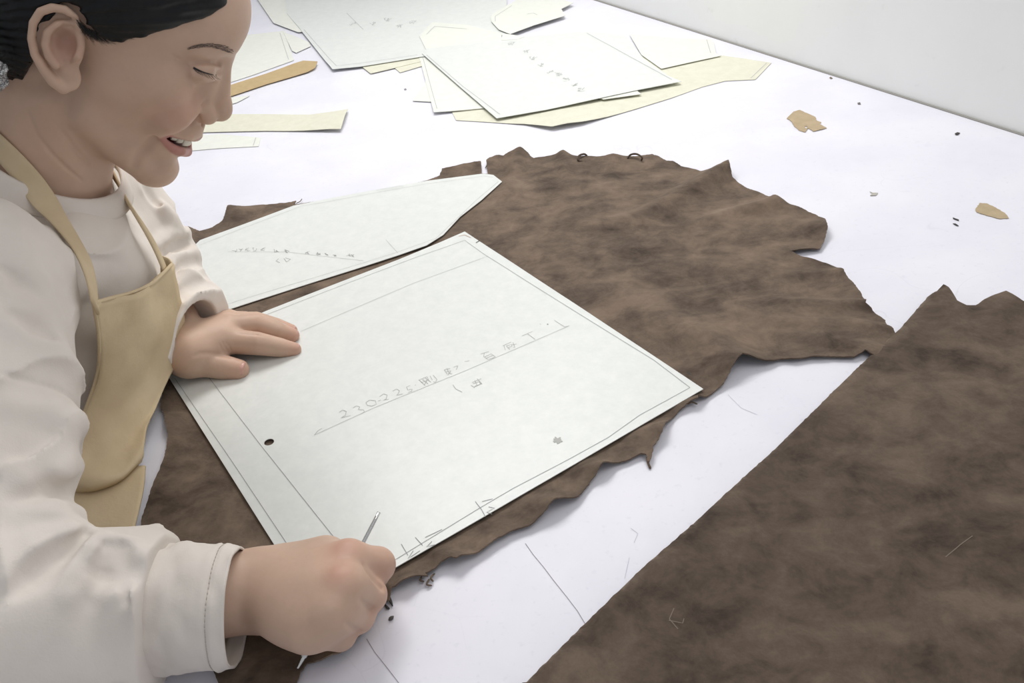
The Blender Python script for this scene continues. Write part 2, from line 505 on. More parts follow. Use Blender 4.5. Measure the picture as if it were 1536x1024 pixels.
# ================================================================== hides
MAIN_CARD = [(697,347),(660,363),(600,388),(400,466),(235,537),(476,919),(595,850),(720,778),(1055,583),(876,464)]
LONG_CARD = [(258,400),(300,360),(360,338),(440,308),(490,298),(560,285),(640,271),(725,260),(740,262),(753,272),(722,300),(690,325),(665,352),(640,368),(600,382),(480,420),(380,452),(300,478)]
card_poly = [p for p in pp(MAIN_CARD)]; card2_poly = [p for p in pp(LONG_CARD)]
HIDE = [(283,342),(300,350),(320,345),(335,335),(345,320),(360,315),(400,312),(430,308),(445,304),(441,309),(460,306),(560,290),(640,273),(660,266),(664,258),(685,255),(722,248),
 (723,262),(732,263),(730,246),(735,242),(745,240),(756,241),(770,234),(781,233),(793,236),(801,244),(815,240),(830,237),(845,234),(858,238),(870,240),(890,241),(918,240),(940,239),(958,238),(978,235),(990,240),(1000,245),(1009,245),(1016,249),(1021,253),(1035,256),(1044,259),(1052,262),(1066,261),(1078,254),(1087,252),(1092,262),(1098,274),(1115,282),(1135,292),(1152,304),(1160,305),(1158,309),(1175,310),(1195,316),(1222,328),(1236,338),(1240,352),(1236,366),(1229,378),(1208,380),(1186,384),(1200,391),(1216,395),(1237,402),(1252,408),(1262,415),(1276,430),(1290,448),(1297,462),(1296,467),(1306,470),(1315,479),(1327,486),(1328,498),(1338,503),
 (1350,520),(1320,545),(1296,534),(1280,541),(1250,540),(1215,541),(1190,545),(1170,544),(1150,550),(1130,551),(1112,552),(1104,560),(1085,582),(1060,600),(1046,606),(1047,609),(1035,611),(1020,620),(1008,632),(999,645),(996,654),(988,668),(979,678),(980,684),(974,699),(971,698),(969,688),(962,686),(945,694),(925,700),(905,710),(890,724),(868,752),(850,760),(832,768),(815,782),(797,794),(770,803),(745,817),(720,835),(700,845),(688,852),(680,849),(664,852),(655,860),(640,868),(644,872),(628,874),(612,884),(590,890),(586,906),(576,909),(566,925),(556,942),(540,960),(527,975),(512,990),(490,997),(462,999),(452,1012),(445,1035),(400,1075),(345,1060),(318,1000),(270,900),(222,860),(213,812),(216,785),(226,750),(240,716),(250,690),(255,660),(252,634),(243,616),(246,590),(238,560),(240,520),(262,450),(275,390)]
hp = pp(HIDE)
def smooth01(x): x = np.clip(x, 0, 1); return x * x * (3 - 2 * x)
def ridge_h(P, ridges):
    z = np.zeros(len(P))
    for pts, amp, w in ridges:
        Q = [np.array(T(*p)[:2]) for p in pts]; d = np.full(len(P), 9.0); tt = np.zeros(len(P)); n = len(Q) - 1
        for i in range(n):
            ba = Q[i+1] - Q[i]; h = np.clip(((P - Q[i]) @ ba) / ba.dot(ba), 0, 1)
            e = np.linalg.norm(P - Q[i] - h[:, None] * ba, axis=1); m = e < d
            d[m] = e[m]; tt[m] = (i + h[m]) / n
        z += amp * (1 - tt) ** .8 * np.exp(-(d / w) ** 2)
    return z
R1 = [([(1092,262),(1040,288),(960,330),(880,350)], .016, .016), ([(1160,312),(1100,325),(1020,345)], .009, .010),
      ([(1240,350),(1180,345),(1100,380)], .005, .02), ([(1106,556),(1060,520),(1000,490),(900,420)], .014, .022),
      ([(1335,500),(1270,490),(1180,488),(1080,470)], .004, .007), ([(1297,465),(1240,462),(1150,455)], .006, .006),
      ([(1310,530),(1230,515),(1140,500)], .005, .009), ([(1262,415),(1220,420),(1160,415)], .004, .007),
      ([(781,234),(770,270),(740,330)], .007, .010), ([(845,235),(850,270),(840,320)], .005, .008), ([(920,240),(915,300)], .004, .01),
      ([(996,652),(965,655),(930,665)], .008, .011), ([(835,767),(800,765),(770,775)], .008, .012), ([(905,710),(880,705),(850,715)], .007, .010),
      ([(690,850),(660,835),(640,840)], .006, .009), ([(612,884),(600,870)], .006, .008), ([(1045,606),(1000,612),(980,625)], .008, .007),
      ([(255,640),(285,625),(300,640)], .006, .012), ([(345,320),(370,330)], .008, .012), ([(500,990),(490,960)], .006, .01)]
def hide_h(P, de):
    P3 = np.concatenate([P, np.zeros((len(P), 1))], 1)
    d1 = np.where(in_poly(P, card_poly), 0, edge_dist(P, card_poly)); d2 = np.where(in_poly(P, card2_poly), 0, edge_dist(P, card2_poly))
    free = smooth01(np.minimum(d1, d2) / .03)
    z = .0010 + .0006 * vnoise(P3, 30, 2) + free * (.0022 * np.abs(vnoise(P3 * [1, 1.8, 1], 14, 5)) + .0030 * smooth01(.5 + .5 * fbm(P3 * [.7, 1.6, 1], 16, 3, 9)))
    z += ridge_h(P, R1) * (.25 + .75 * smooth01(np.minimum(d1, d2) / .014))
    lift = np.exp(-de / .006) * (.0006 + .0022 * np.clip(fbm(P3, 45, 2, 4), 0, 1)) * smooth01(np.minimum(d1, d2) / .012)
    return np.maximum(z + lift, .0006)
hide = sheet('leather_hide', hp, hide_h, .0014, M_HIDE1, step=.0042, estep=.0022, jag=.0004, seed=3)
tag(hide, 'brown suede hide with a ragged edge lying flat under the two white patterns', 'leather')
# curled cut strips on the far edge of the hide (narrow off-cuts still attached)
def curl(name, pts, r, mat, parent):
    V, F = tube(catmull([T(x, y, z) for x, y, z in pts], 6), [r * .6, *[r] * (6 * (len(pts) - 1) - 1), r * .4], 6)
    o = mesh_obj(name, V, F, mat, origin=(0, 0, 0)); o.parent = parent; o.location = -parent.location; return o
curl('edge_tendril', [(879,243,.004),(868,241,.007),(868,234,.010),(876,231,.009),(881,234,.006)], .0014, M_HIDE1, hide)
curl('edge_tendril', [(962,241,.004),(963,236,.009),(955,231,.010),(946,232,.008),(941,238,.004)], .0013, M_HIDE1, hide)
curl('edge_tendril', [(728,252,.002),(733,243,.004),(732,240,.005)], .0008, M_HIDE1, hide)
curl('edge_tendril', [(444,305,.002),(450,302,.003),(453,298,.003)], .0006, M_HIDE1, hide)
curl('edge_tendril', [(970,686,.002),(972,694,.003),(976,703,.001)], .0010, M_HIDE1, hide)
for a_ in ([(652,860,.002),(646,866,.004),(650,872,.002)], [(644,868,.003),(640,876,.003),(648,878,.001)], [(636,872,.002),(630,870,.004),(633,864,.004)], [(1046,606,.004),(1038,603,.005),(1031,606,.004)]):
    curl('edge_tendril', a_, .0007, M_HIDE1, hide)

# second hide: folded over, the fold is its straight left edge
H2 = [(1404,441),(1412,440),(1420,444),(1426,451),(1433,461),(1448,465),(1462,464),(1475,456),(1490,451),(1506,447),(1520,453),(1536,460),(1580,480),(1680,560),(1750,760),(1760,1010),(1500,1140),(900,1150),(705,1110),(790,1024),(880,934),(958,858),(1040,787),(1110,722),(1165,672),(1225,613),(1272,566),(1318,522),(1350,494),(1378,462),(1392,448)]
h2 = pp(H2, .004); fold = [T(x, y, .004)[:2] for x, y in H2[19:] + [H2[0]]]
def fold_d(P):
    d = np.full(len(P), 9.0)
    for a, b in zip(fold, fold[1:]):
        ba = b - a; h = np.clip(((P - a) @ ba) / ba.dot(ba), 0, 1); d = np.minimum(d, np.linalg.norm(P - a - h[:, None] * ba, axis=1))
    return d
R2 = [([(1412,442),(1425,500),(1450,560)], .007, .018), ([(1506,450),(1490,490),(1470,540)], .005, .018), ([(1448,466),(1445,500)], -.002, .012),
      ([(1536,790),(1480,810),(1430,835)], .0025, .008), ([(1380,600),(1430,620),(1480,640)], .003, .014), ([(1200,760),(1300,800)], .002, .02)]
def h2_top(P):
    P3 = np.concatenate([P, np.zeros((len(P), 1))], 1)
    return .0085 + .0014 * fbm(P3, 9, 3, 3) + .0006 * fbm(P3, 40, 2, 8) + ridge_h(P, R2)
def h2_round(P):
    d = np.minimum(fold_d(P) / .007, 1); return np.sqrt(1 - (1 - d) ** 2)
def h2_h(P, de):
    return .0006 + np.maximum(0, (h2_top(P) - .0020) * (.42 * (1 - h2_round(P)) + 0.0)) + np.where(fold_d(P) > .03, smooth01((fold_d(P) - .03) / .05) * (h2_top(P) - .0034) * np.exp(-de / .02) * .8, 0)
def h2_t(P, de):
    return np.maximum(.0014, h2_top(P) * (.5 + .5 * h2_round(P)) - h2_h(P, de) )
hide2 = sheet('leather_hide', h2, h2_h, h2_t, M_HIDE2, step=.006, estep=.003, jag=.00025, seed=5)
tag(hide2, 'dark brown suede hide with a straight folded left edge, nearest the camera at right', 'leather')
# small pale scratch cross on the folded hide
def lines(name, parent, segs, w, z, mat):
    for sg in segs:
        V, F = strip([T(x, y)[:2].tolist() + [0] for x, y in sg], w, z)
        o = mesh_obj(name, V, F, mat, smooth=False, origin=(0, 0, 0)); o.parent = parent; o.location = -parent.location
def on_h2(p): return float(h2_top(np.array([[p[0], p[1]]]))[0]) + .00025
M_SCR = flat('pale_scratch', sr(122, 109, 95), .8)
def lines_h2(name, segs, w, mat):
    for sg in segs:
        V, F = strip([list(T(x, y, .0085)[:2]) + [0] for x, y in sg], w, on_h2, .002)
        o = mesh_obj(name, V, F, mat, smooth=False, origin=(0, 0, 0)); o.parent = hide2; o.location = -hide2.location
lines_h2('scratch', [[(1011,912),(1004,928),(1017,943)], [(1003,930),(1024,934),(1026,927)]], .0006, M_SCR)
lines_h2('scratch', [[(1418,836),(1440,818),(1458,806)]], .0006, M_SCR)

# ================================================================== pattern cards on the hide
def card(name, poly, z, mat, label, cat='pattern sheet', group=None, thick=.0007, wave=.0004, curlfn=None, holes=(), step=.012, seed=1, parent=None):
    p2 = pp(poly, z + thick)
    def h(P, de):
        P3 = np.concatenate([P, np.zeros((len(P), 1))], 1)
        r = z + wave * vnoise(P3, 12, seed)
        if curlfn: r = r + curlfn(P)
        return r
    hs = []
    for hx in holes: hs.append([tuple(q) for q in pp(hx, z + thick)])
    o = sheet(name, p2, h, thick, mat, step=step, seed=seed, holes=hs)
    tag(o, label, cat, group); return o, (lambda p: float(h(np.array([[p[0], p[1]]]), None)[0]) + thick + .00032)
def card_lines(parent, hf, z, segs, w, mat, name='pencil_line', step=.003):
    for sg in segs:
        V, F = strip([list(T(x, y, z)[:2]) + [0] for x, y in sg], w, hf, step)
        o = mesh_obj(name, V, F, mat, smooth=False, origin=(0, 0, 0)); o.parent = parent; o.location = -parent.location
hole = [(403.6 + 7.6 * math.cos(t) - 0 * math.sin(t), 663 + 4.9 * math.sin(t) - 1.5 * math.cos(t)) for t in np.linspace(0, 2 * math.pi, 21)[:-1]]
ZC = .0046
big, hf = card('pattern_sheet', MAIN_CARD, ZC, M_CARD, 'large white card pattern with a punched hole, under both hands', holes=[hole], step=.01)
ZT = ZC + .0009
card_lines(big, hf, ZT, [[(262,567),(346,689),(427,810),(498,915)], [(311,563),(393,670),(499,803),(560,870)],
    [(697,360),(726,381),(783,417),(860,465),(981,540),(1035,581)], [(1035,581),(960,622),(912,656),(850,690),(770,732),(719,762),(597,837),(480,905)],
    [(697,360),(689,363),(620,387),(500,433),(400,472)]], .00042, M_PENCIL)
card_lines(big, hf, ZT, [[(732,384),(620,425),(451,497)], [(471.5,652.5),(560,612),(700,555),(854,488)]], .0004, M_PENCIL_F)
card_lines(big, hf, ZT, [[(713,752),(723,765),(728,775)], [(623,806),(634,818)], [(602,816),(612,833)], [(663,794),(638,806)], [(723,752),(739,748)], [(733,760),(742,762),(730,768),(738,771)],
    [(648,812),(640,820),(652,817)], [(620,826),(612,838),(630,826)]], .0005, M_PENCIL)
# hand-written code along the middle line (crop coordinates of the handwriting, read off the card)
GL = [ # 2 3 0 - 2 3 5
 [(240,553),(258,540),(278,548),(272,568),(250,582),(300,570)], [(312,530),(330,518),(348,524),(340,538),(368,540),(372,550),(352,562)],
 [(380,502),(400,488),(430,492),(434,510),(412,520),(388,516),(380,502)], [(445,493),(458,488)],
 [(452,470),(472,456),(492,462),(486,482),(470,490),(500,484)], [(520,442),(540,430),(556,440),(548,456),(540,464),(574,456)],
 [(612,412),(592,420),(600,436),(622,430),(620,442),(602,448)], [(636,412),(642,408)],
 # first character: left box strokes and knife strokes
 [(655,385),(700,366),(708,382),(668,398)], [(660,384),(690,412)], [(676,380),(706,404)], [(700,386),(684,410)], [(716,362),(728,384)], [(732,358),(752,380),(744,396),(732,392)], [(690,372),(720,394)],
 # second: skin radical like strokes
 [(790,330),(806,352)], [(790,330),(822,322)], [(804,322),(814,346)], [(800,340),(826,334),(808,358)], [(812,346),(832,352)], [(838,316),(862,308),(852,330)],
 # dash
 [(896,286),(922,282)],
 # stone
 [(980,246),(1024,234)], [(1000,240),(996,262)], [(1000,262),(1036,246),(1058,262),(1020,276),(1000,262)], [(1010,268),(1046,254)],
 # character with a roof
 [(1096,204),(1140,184)], [(1102,202),(1110,226)], [(1116,204),(1142,196),(1144,206),(1122,214),(1116,204)], [(1124,214),(1134,222)], [(1150,186),(1160,212),(1150,212)], [(1142,198),(1170,194)],
 # T shape and dot and stroke
 [(1196,152),(1252,128)], [(1226,140),(1266,170)], [(1290,88),(1296,92)], [(1366,70),(1420,104),(1446,98)],
 # second row: bracket and character
 [(836,408),(850,430),(884,446)], [(936,396),(984,376)], [(930,410),(950,424)], [(950,386),(962,412)], [(940,402),(972,392),(982,404),(950,416)], [(962,376),(988,404)], [(944,420),(986,402)],
 [(110,672),(128,650),(150,636)]]
card_lines(big, hf, ZT, [[(440 + x / 3.49, 460 + y / 3.49) for x, y in s] for s in GL], .00045, flat('writing_pencil', sr(176, 176, 174), .7), 'handwritten_stroke', .0015)
def blot(parent, hf, z, c, rx, ry, mat, name, n=26, jag=.35, seed=1):
    r = random.Random(seed); pts = []
    for i in range(n):
        t = 2 * math.pi * i / n; k = 1 + r.uniform(-jag, jag); pts.append(T(c[0] + rx * k * math.cos(t), c[1] + ry * k * math.sin(t), z))
    c3 = T(*c, z); V = [(c3[0], c3[1], TZ + hf(c3))] + [(p[0], p[1], TZ + hf(p)) for p in pts]
    o = mesh_obj(name, V, [(0, i + 1, (i + 1) % n + 1) for i in range(n)][::1], mat, smooth=False, origin=(0, 0, 0)); o.parent = parent; o.location = -parent.location
    return o
blot(big, hf, ZT, (836.5, 660), 6.5, 4.5, flat('smudge', sr(186, 186, 180), .8), 'smudge')
blot(big, hf, ZT, (821.5, 486), 1.2, .8, M_PENCIL, 'dot')
card_lines(big, hf, ZT, [[(714,364),(719.5,360.5)], [(1030,558),(1036,562)]], .0012, M_MARKDARK, 'notch_mark')
card_lines(big, hf, ZT, [[(688,354),(697,352),(706,356)]], .0010, flat('tan_tape', sr(206, 180, 160), .7), 'worn_tip')

long_, hl = card('pattern_sheet', LONG_CARD, ZC - .0006, M_CARD, 'long white pointed card pattern between the far sleeve and the suede', seed=4, step=.01)
card_lines(long_, hl, ZC, [[(748,272),(715,300),(693,321),(654,358),(595,379),(480,414),(381,444),(330,460)], [(740,266),(726,264),(640,276),(560,290),(490,303),(452,309),(360,344),(300,368)], [(579,360),(597,380)], [(342,378),(430,378),(545,391)]], .0004, M_PENCIL_F)
GL2 = []
_r = random.Random(5)
for i, (cx, cy) in enumerate([(352,376),(362,375),(372,374),(382,374),(395,374),(415,376),(430,377),(462,379),(477,380),(490,381),(503,382),(522,382),(530,384)]):
    k = 4
    for s in range(3 if i > 3 else 2):
        GL2.append([(cx + _r.uniform(-k, k), cy + _r.uniform(-k * .7, k * .7)) for _ in range(3)])
GL2 += [[(418,388),(414,392),(420,394)], [(428,387),(436,389),(430,393),(426,388)]]
card_lines(long_, hl, ZC, GL2, .0005, M_PENCIL, 'handwritten_stroke', .0015)

# ================================================================== the pile of cut pattern sheets at the far end
def lift(px, py, amp, w):
    c = np.array(T(px, py)[:2]); return lambda P: amp * np.exp(-(np.linalg.norm(P - c, axis=1) / w) ** 2)
PG = 'cut pattern sheets piled at the far end of the table'
pile = [
 ('a', [(676,164),(684,180),(735,183),(787,187),(828,195),(873,187),(951,164),(1006,147),(1053,130),(1088,121),(1133,119),(1157,94),(1120,88),(1084,83),(940,85),(760,130)], .0006, M_CARD3, 'cream pattern sheet with a long curved front edge, bottom right of the far pile', lift(845, 190, .007, .05), [[(1126,118),(1150,95)]]),
 ('b', [(639,122),(619,151),(660,153),(720,140),(700,110)], .0014, M_CARD2, 'pattern sheet whose small left corner sticks out lowest from the far pile', None, []),
 ('c', [(625,70),(651,170),(725,162),(860,130),(840,60)], .0024, M_CARD2, 'pattern sheet with a narrow pointed corner under the top one of the pile', lift(651, 168, .003, .03), [[(632,78),(656,166)]]),
 ('d', [(944,51),(962,82),(992,103),(1050,90),(1082,83),(1074,80),(1071,64),(1065,59),(1000,56)], .0030, M_CARD2, 'small pattern sheet reaching toward the wall from the right of the pile', None, [[(1060,60),(1066,80)]]),
 ('e', [(880,140),(905,149),(962,141),(945,128)], .0042, M_CARD2, 'sliver of sheet peeking out at the front of the topmost pile sheet', None, []),
 ('f', [(633,80),(690,130),(745,177),(820,164),(960,134),(1022,122),(1002,113),(965,87),(938,52),(873,47),(760,58),(640,73)], .0058, M_CARD, 'topmost white pattern sheet of the pile, with a line of handwriting', None, [[(640,83),(694,130),(750,172)], [(880,50),(1008,120)]]),
 ('g', [(425,-30),(430,20),(449,42),(475,75),(499,105),(540,100),(626,86),(700,74),(760,50),(760,-40)], .0040, M_CARD, 'big white pattern sheet at the back, left of the pile', lift(499, 105, .002, .04), [[(456,45),(505,101),(626,83)], [(520,20),(545,45)]]),
 ('h', [(538,96),(556,110),(590,102),(640,90),(626,84)], .0020, M_CARD3, 'first cream corner peeking out under the big back sheet', None, []),
 ('i', [(588,98),(600,108.5),(632,99),(650,88),(626,84)], .0012, M_CARD3, 'second cream corner peeking out under the big back sheet, toward the pile', None, []),
 ('j', [(380,-10),(410,34),(447,48),(520,40),(520,-20)], .0030, M_CARD2, 'sheet whose edge shows at the top left of the big back sheet', None, []),
 ('k', [(425,48),(443,54),(463,63),(466,69),(444,79),(438,76)], .0018, M_CARD2, 'tiny cut corner left of the big back sheet', None, []),
 ('l', [(300,60),(427,46),(434,70),(441,90),(380,112),(330,128),(280,130)], .0010, M_CARD2, 'white sheet under the tan strip, beside the person\'s forehead', None, [[(420,50),(433,90)]]),
 ('m', [(629,54),(648,33),(701,37),(752,50),(753,60),(700,70),(640,76)], .0052, M_CARD2, 'pale sheet with a cut corner behind the topmost pile sheet', None, [[(640,52),(652,40),(700,44)]]),
 ('n', [(737,32),(737,24),(744,17),(764,6),(800,-14),(860,4),(842,13),(848,23),(800,38),(765,51),(748,44)], .0070, M_CARD2, 'small round-cornered sheet farthest away at the top of the picture', None, [[(743,33),(743,25),(768,9)], [(790,22),(800,20),(806,23)]]),
 ('o', [(752,60),(754,50),(770,52),(786,55),(776,59)], .0064, M_CARD2, 'narrow slip between the farthest sheet and the topmost pile sheet', None, []),
 ('p', [(285,178),(345,171),(400,171),(465,172),(500,169),(523,166),(518,184),(512,197),(400,196),(310,198),(285,200)], .0012, M_CARD3, 'yellowed card strip with a lifted right end, beside the chin', lift(520, 184, .009, .045), []),
 ('q', [(270,204),(330,201),(391,206),(388,219),(330,222),(270,227)], .0006, M_CARD2, 'small white slip just below the yellowed strip', None, [[(384,207),(380,219)]]),
 ('r', [(320,146),(352,146),(375,143),(356,153),(320,164)], .0014, M_CARD2, 'thin white slip between the tan strip and the yellowed strip', None, []),
]
for key, poly, z, mat, lab, cf, ln in pile:
    o, h_ = card('pattern_sheet', poly, z, mat, lab, group=PG, curlfn=cf, seed=ord(key) - 90, step=.02, wave=.0003)
    if ln: card_lines(o, h_, z, ln, .0011, M_PENCIL_F)
    if key in 'fg':
        segs = []; _r = random.Random(9)
        path = [(768,66),(790,78),(800,88),(812,98),(826,108),(838,112),(850,120),(862,128),(872,135)] if key == 'f' else [(620,34),(600,40),(582,30),(560,36),(530,36)]
        for cx, cy in path:
            for s in range(4): segs.append([(cx + _r.uniform(-6, 6), cy + _r.uniform(-3, 3)) for _ in range(3)])
        card_lines(o, h_, z, segs, .0010, M_PENCIL_F, 'handwritten_stroke', .002)
ks, kh = card('card_strip', [(318,136),(400,110),(440,96),(455,92),(477,95),(473,103),(462,108),(400,126),(352,142),(318,153)], .0022, M_KRAFT, 'tan kraft card strip with a clipped end, behind the person\'s nose', 'card strip', seed=2, step=.02, curlfn=lift(477, 97, .004, .04))

# ------------------------------------------------------------------ scraps and specks on the table
def scrap(name, poly, mat, label, cat='scrap', z=.0003, thick=.0005, jag=.0006, group=None, holes=()):
    def h(P, de):
        P3 = np.concatenate([P, np.zeros((len(P), 1))], 1); return z + .0006 * np.abs(vnoise(P3, 90, 3))
    o = sheet(name, pp(poly), h, thick, mat, step=.004, estep=.002, jag=jag, seed=len(poly), holes=holes); tag(o, label, cat, group); return o
scrap('paper_scrap', [(1180,178),(1190,168),(1200,166),(1212,171),(1223,176),(1225,182),(1232,184),(1230,187),(1240,193),(1228,196),(1220,198),(1212,193),(1208,199),(1198,196),(1192,191),(1188,184)], M_SCRAP, 'torn tan paper scrap stuck on the table right of the pile', holes=[pp([(1207,190),(1211,190),(1209,194)])])
scrap('paper_scrap', [(1463,314),(1470,305),(1480,306),(1500,316),(1508,322),(1513,328),(1500,329),(1480,324),(1465,319)], M_SCRAP, 'pointed tan paper scrap near the right border of the table')
scrap('paper_scrap', [(1304,288),(1309,290),(1317,290),(1314,294),(1305,294),(1308,291)], flat('grey_scrap', sr(178, 174, 164), .8), 'tiny grey arrow-shaped scrap between the two tan scraps', jag=.0002)
scrap('leather_crumb', [(1432,201),(1436,199),(1440,200),(1437,203),(1433,203)], M_MARKDARK, 'dark speck near the wall, right of the torn scrap', 'crumb', jag=.0001)
scrap('leather_crumb', [(1244,117),(1246,116),(1249,118),(1246,119)], flat('crumb_brown', sr(120, 105, 85), .8), 'brown speck at the foot of the wall', 'crumb', jag=.0001)
scrap('thread_snip', [(1429,327),(1438,330),(1438,332),(1430,329)], M_MARKDARK, 'upper of two short dark snips left of the pointed scrap', 'thread', jag=0, group='thread snips')
scrap('thread_snip', [(1429,336),(1433,336),(1438,340),(1434,339)], M_MARKDARK, 'lower of two short dark snips left of the pointed scrap', 'thread', jag=0, group='thread snips')
scrap('leather_crumb', [(1286,155),(1290,154),(1291,157),(1287,157)], flat('crumb_grey', sr(110, 105, 100), .8), 'grey speck above the torn tan scrap', 'crumb', jag=0)
scrap('leather_crumb', [(606,134),(609,133),(610,135),(607,136)], flat('crumb_grey', sr(140, 135, 140), .8), 'grey speck left of the pile of sheets', 'crumb', jag=0)
def crumb(name, pts, r, mat, label):
    V, F = tube([T(x, y, z) for x, y, z in pts], r, 8); o = mesh_obj(name, V, F, mat, origin=T(pts[0][0], pts[0][1])); tag(o, label, 'crumb'); return o
crumb('leather_crumb', [(583,930,.001),(585,928,.0016),(588,926,.0018),(590,924,.001)], [.0004, .0013, .0014, .0005], flat('seed_grey', sr(84, 78, 74), .7), 'small grey seed-like crumb right of the clenched hand')
crumb('leather_crumb', [(585,896,.001),(586,902,.003),(589,909,.001)], [.0005, .0011, .0004], M_MARKDARK, 'black leather sliver at the ragged edge near the clenched hand')
crumb('leather_crumb', [(577,906,.001),(581,911,.002),(584,913,.001)], [.0005, .0011, .0006], M_MARKDARK, 'short black crumb touching the ragged edge near the clenched hand')
# marks on the table top
lines('pencil_mark', table, [[(788,815),(800,832),(815,850),(830,870),(850,895),(866,916),(878,936)]], .00055, .0002, flat('table_line', sr(158, 155, 161), .7))
lines('pencil_mark', table, [[(550,958),(562,978),(578,998),(592,1016),(610,1040)]], .0005, .0002, flat('table_line_faint', sr(160, 156, 162), .7))
lines('pencil_mark', table, [[(937,868),(941,850),(944,836)], [(946,792),(957,800),(951,814)], [(1092,592),(1112,612),(1136,622)]], .0004, .0002, flat('table_scratch', sr(200, 198, 208), .7))
# grey joint line where the table meets the wall
V, F = prism([wpt(-1.2, -.003, 0), wpt(1.75, -.003, 0), wpt(1.75, .001, 0), wpt(-1.2, .001, 0)], TZ - .001, TZ + .0012)
tr = mesh_obj('trim_1', V, F, flat('joint_grey', sr(150, 148, 142), .9), smooth=False); tag(tr, kind='structure')
# ================================================================== the person

VOX = .0012
# head frame: origin between the ears; x = where the face looks, y = the person's left, z = crown
HP = M @ np.array([-.33152509, -.2563258, .70200387]) + CAM
HR = M @ np.array([[.85480481, -.16725262, .4912589], [.32380323, -.56786133, -.75675952], [.40553694, .80595289, -.43125366]])
def hl(x, y, z): return HP + HR @ (np.array([x, y, z]) / 100.0)
def hrot(deg, ax='y'):
    a = math.radians(deg); c, s = math.cos(a), math.sin(a)
    r = {'y': np.array([[c, 0, s], [0, 1, 0], [-s, 0, c]]), 'z': np.array([[c, -s, 0], [s, c, 0], [0, 0, 1]]), 'x': np.array([[1, 0, 0], [0, c, -s], [0, s, c]])}[ax]
    return HR @ r
body = Field()
def hell(c, r, mode='u', k=.012, R=None): body.ell(hl(*c), np.array(r) / 100., HR if R is None else R, mode, k)
def hrc(a, b, ra, rb=None, mode='u', k=.01): body.rc(hl(*a), hl(*b), ra / 100., (rb if rb is not None else ra) / 100., mode, k)
def hch(pts, rad, mode='u', k=.004): body.chain([hl(*p) for p in pts], [r / 100. for r in (rad if hasattr(rad, '__len__') else [rad] * len(pts))], mode, k)
# skull and face mass
hell((.2, 0, 4.6), (9.3, 7.2, 7.8), k=.01)
hell((2.8, 0, -1.2), (5.8, 6.1, 6.8), k=.012)
hell((6.8, 0, 4.4), (3.5, 4.3, 3.8), k=.018)              # forehead
for s in (-1, 1):
    hrc((1.4, s*4.1, -6.2), (6.9, s*1.2, -10.0), 1.4, 1.35, k=.016)   # jaw
    hell((5.7, s*3.6, -1.2), (2.3, 2.1, 2.3), k=.012)     # cheekbone
    hell((6.75, s*2.75, -3.2), (1.9, 1.75, 1.9), k=.010)  # smiling cheek
hell((3.9, 0, -6.4), (4.2, 3.7, 4.1), k=.014)
hell((7.75, 0, -9.9), (1.6, 1.9, 1.75), k=.012)           # chin
hell((6.8, 0, -6.1), (2.6, 2.9, 2.9), k=.012)             # round the mouth
hell((8.3, 0, -5.0), (1.75, 2.2, 1.6), k=.010)            # upper jaw
for s in (-1, 1):
    hrc((8.9, s*1.2, 3.3), (7.2, s*4.1, 3.1), .85, .7, k=.010)     # brow
    hell((10.0, s*2.9, 1.3), (1.4, 1.7, 1.0), 's', k=.010) # socket
    hell((7.85, s*2.9, 1.1), (1.2, 1.7, 1.2), k=.006)     # lids
# nose
hrc((9.35, 0, 1.6), (10.35, 0, -1.7), .70, .80, k=.012)
hell((10.65, 0, -2.65), (1.0, 1.0, 1.05), k=.007)
for s in (-1, 1): hell((9.7, s*1.3, -3.15), (.95, .72, .80), k=.004)
hrc((9.5, 0, -3.3), (10.0, 0, -3.75), .65, .5, k=.006)
hell((7.6, 0, -1.6), (2.0, 2.7, 3.2), k=.010)
for s in (-1, 1): hrc((8.7, s*.8, .9), (9.0, s*1.35, -2.3), .75, .75, k=.008)
base_head = Field(); base_head.ops = list(body.ops)
def march(fields, px, py, start=.25, graze=False):
    """depth at which the ray through a pixel meets a surface"""
    r = ray(px, py); k = 1 / np.linalg.norm(r); rn = r * k; t = start / k
    for _ in range(160):
        p = CAM + rn * t; d = min(float(f.at(p)[0]) for f in fields)
        if abs(d) < .0003: break
        t += min(max(d * .7, -.01), .04)
        if t > 1.6:
            if not graze: return None
            ts = np.arange(.5, 1.0, .002); dd = np.min([f.at(CAM + rn * ts[:, None]) for f in fields], 0); return float(ts[dd.argmin()]) * k
    return t * k
def march_many(fields, pix, start=.3):
    R_ = np.array([ray(x, y) for x, y in pix]); k = 1 / np.linalg.norm(R_, axis=1); R_ = R_ * k[:, None]; t = start / k
    best = np.full(len(t), 9.0); bt = t.copy()
    for _ in range(150):
        d = np.min([f.at(CAM + R_ * t[:, None]) for f in fields], 0)
        m = np.abs(d) < best; best[m] = np.abs(d)[m]; bt[m] = t[m]
        go = (np.abs(d) > .0003) & (t < 1.6); t = np.where(go, t + np.clip(d * .7, -.01, .04), t)
    return bt * k
def fp(px, py, inn=0.0):
    """head-frame point (cm) on the face at a pixel, sunk by inn cm"""
    d = march([base_head], px, py, graze=True)
    if d is None: raise ValueError('misses the face: %s' % ((px, py),))
    return (HR.T @ (CAM + ray(px, py) * (d + inn / 100.0) - HP)) * 100
def feat(pix, rad, mode, k, inn=0.0, extra=()):
    P = [fp(x, y, inn) for x, y in pix] + [np.array(e) for e in extra]
    for s in (-1, 1):
        hch([(p[0], -s * p[1] if s > 0 else p[1], p[2]) for p in P], rad, mode, k)
for s in (-1, 1): hell((10.0, s*.72, -4.15), (.55, .34, .42), 's', k=.0015)
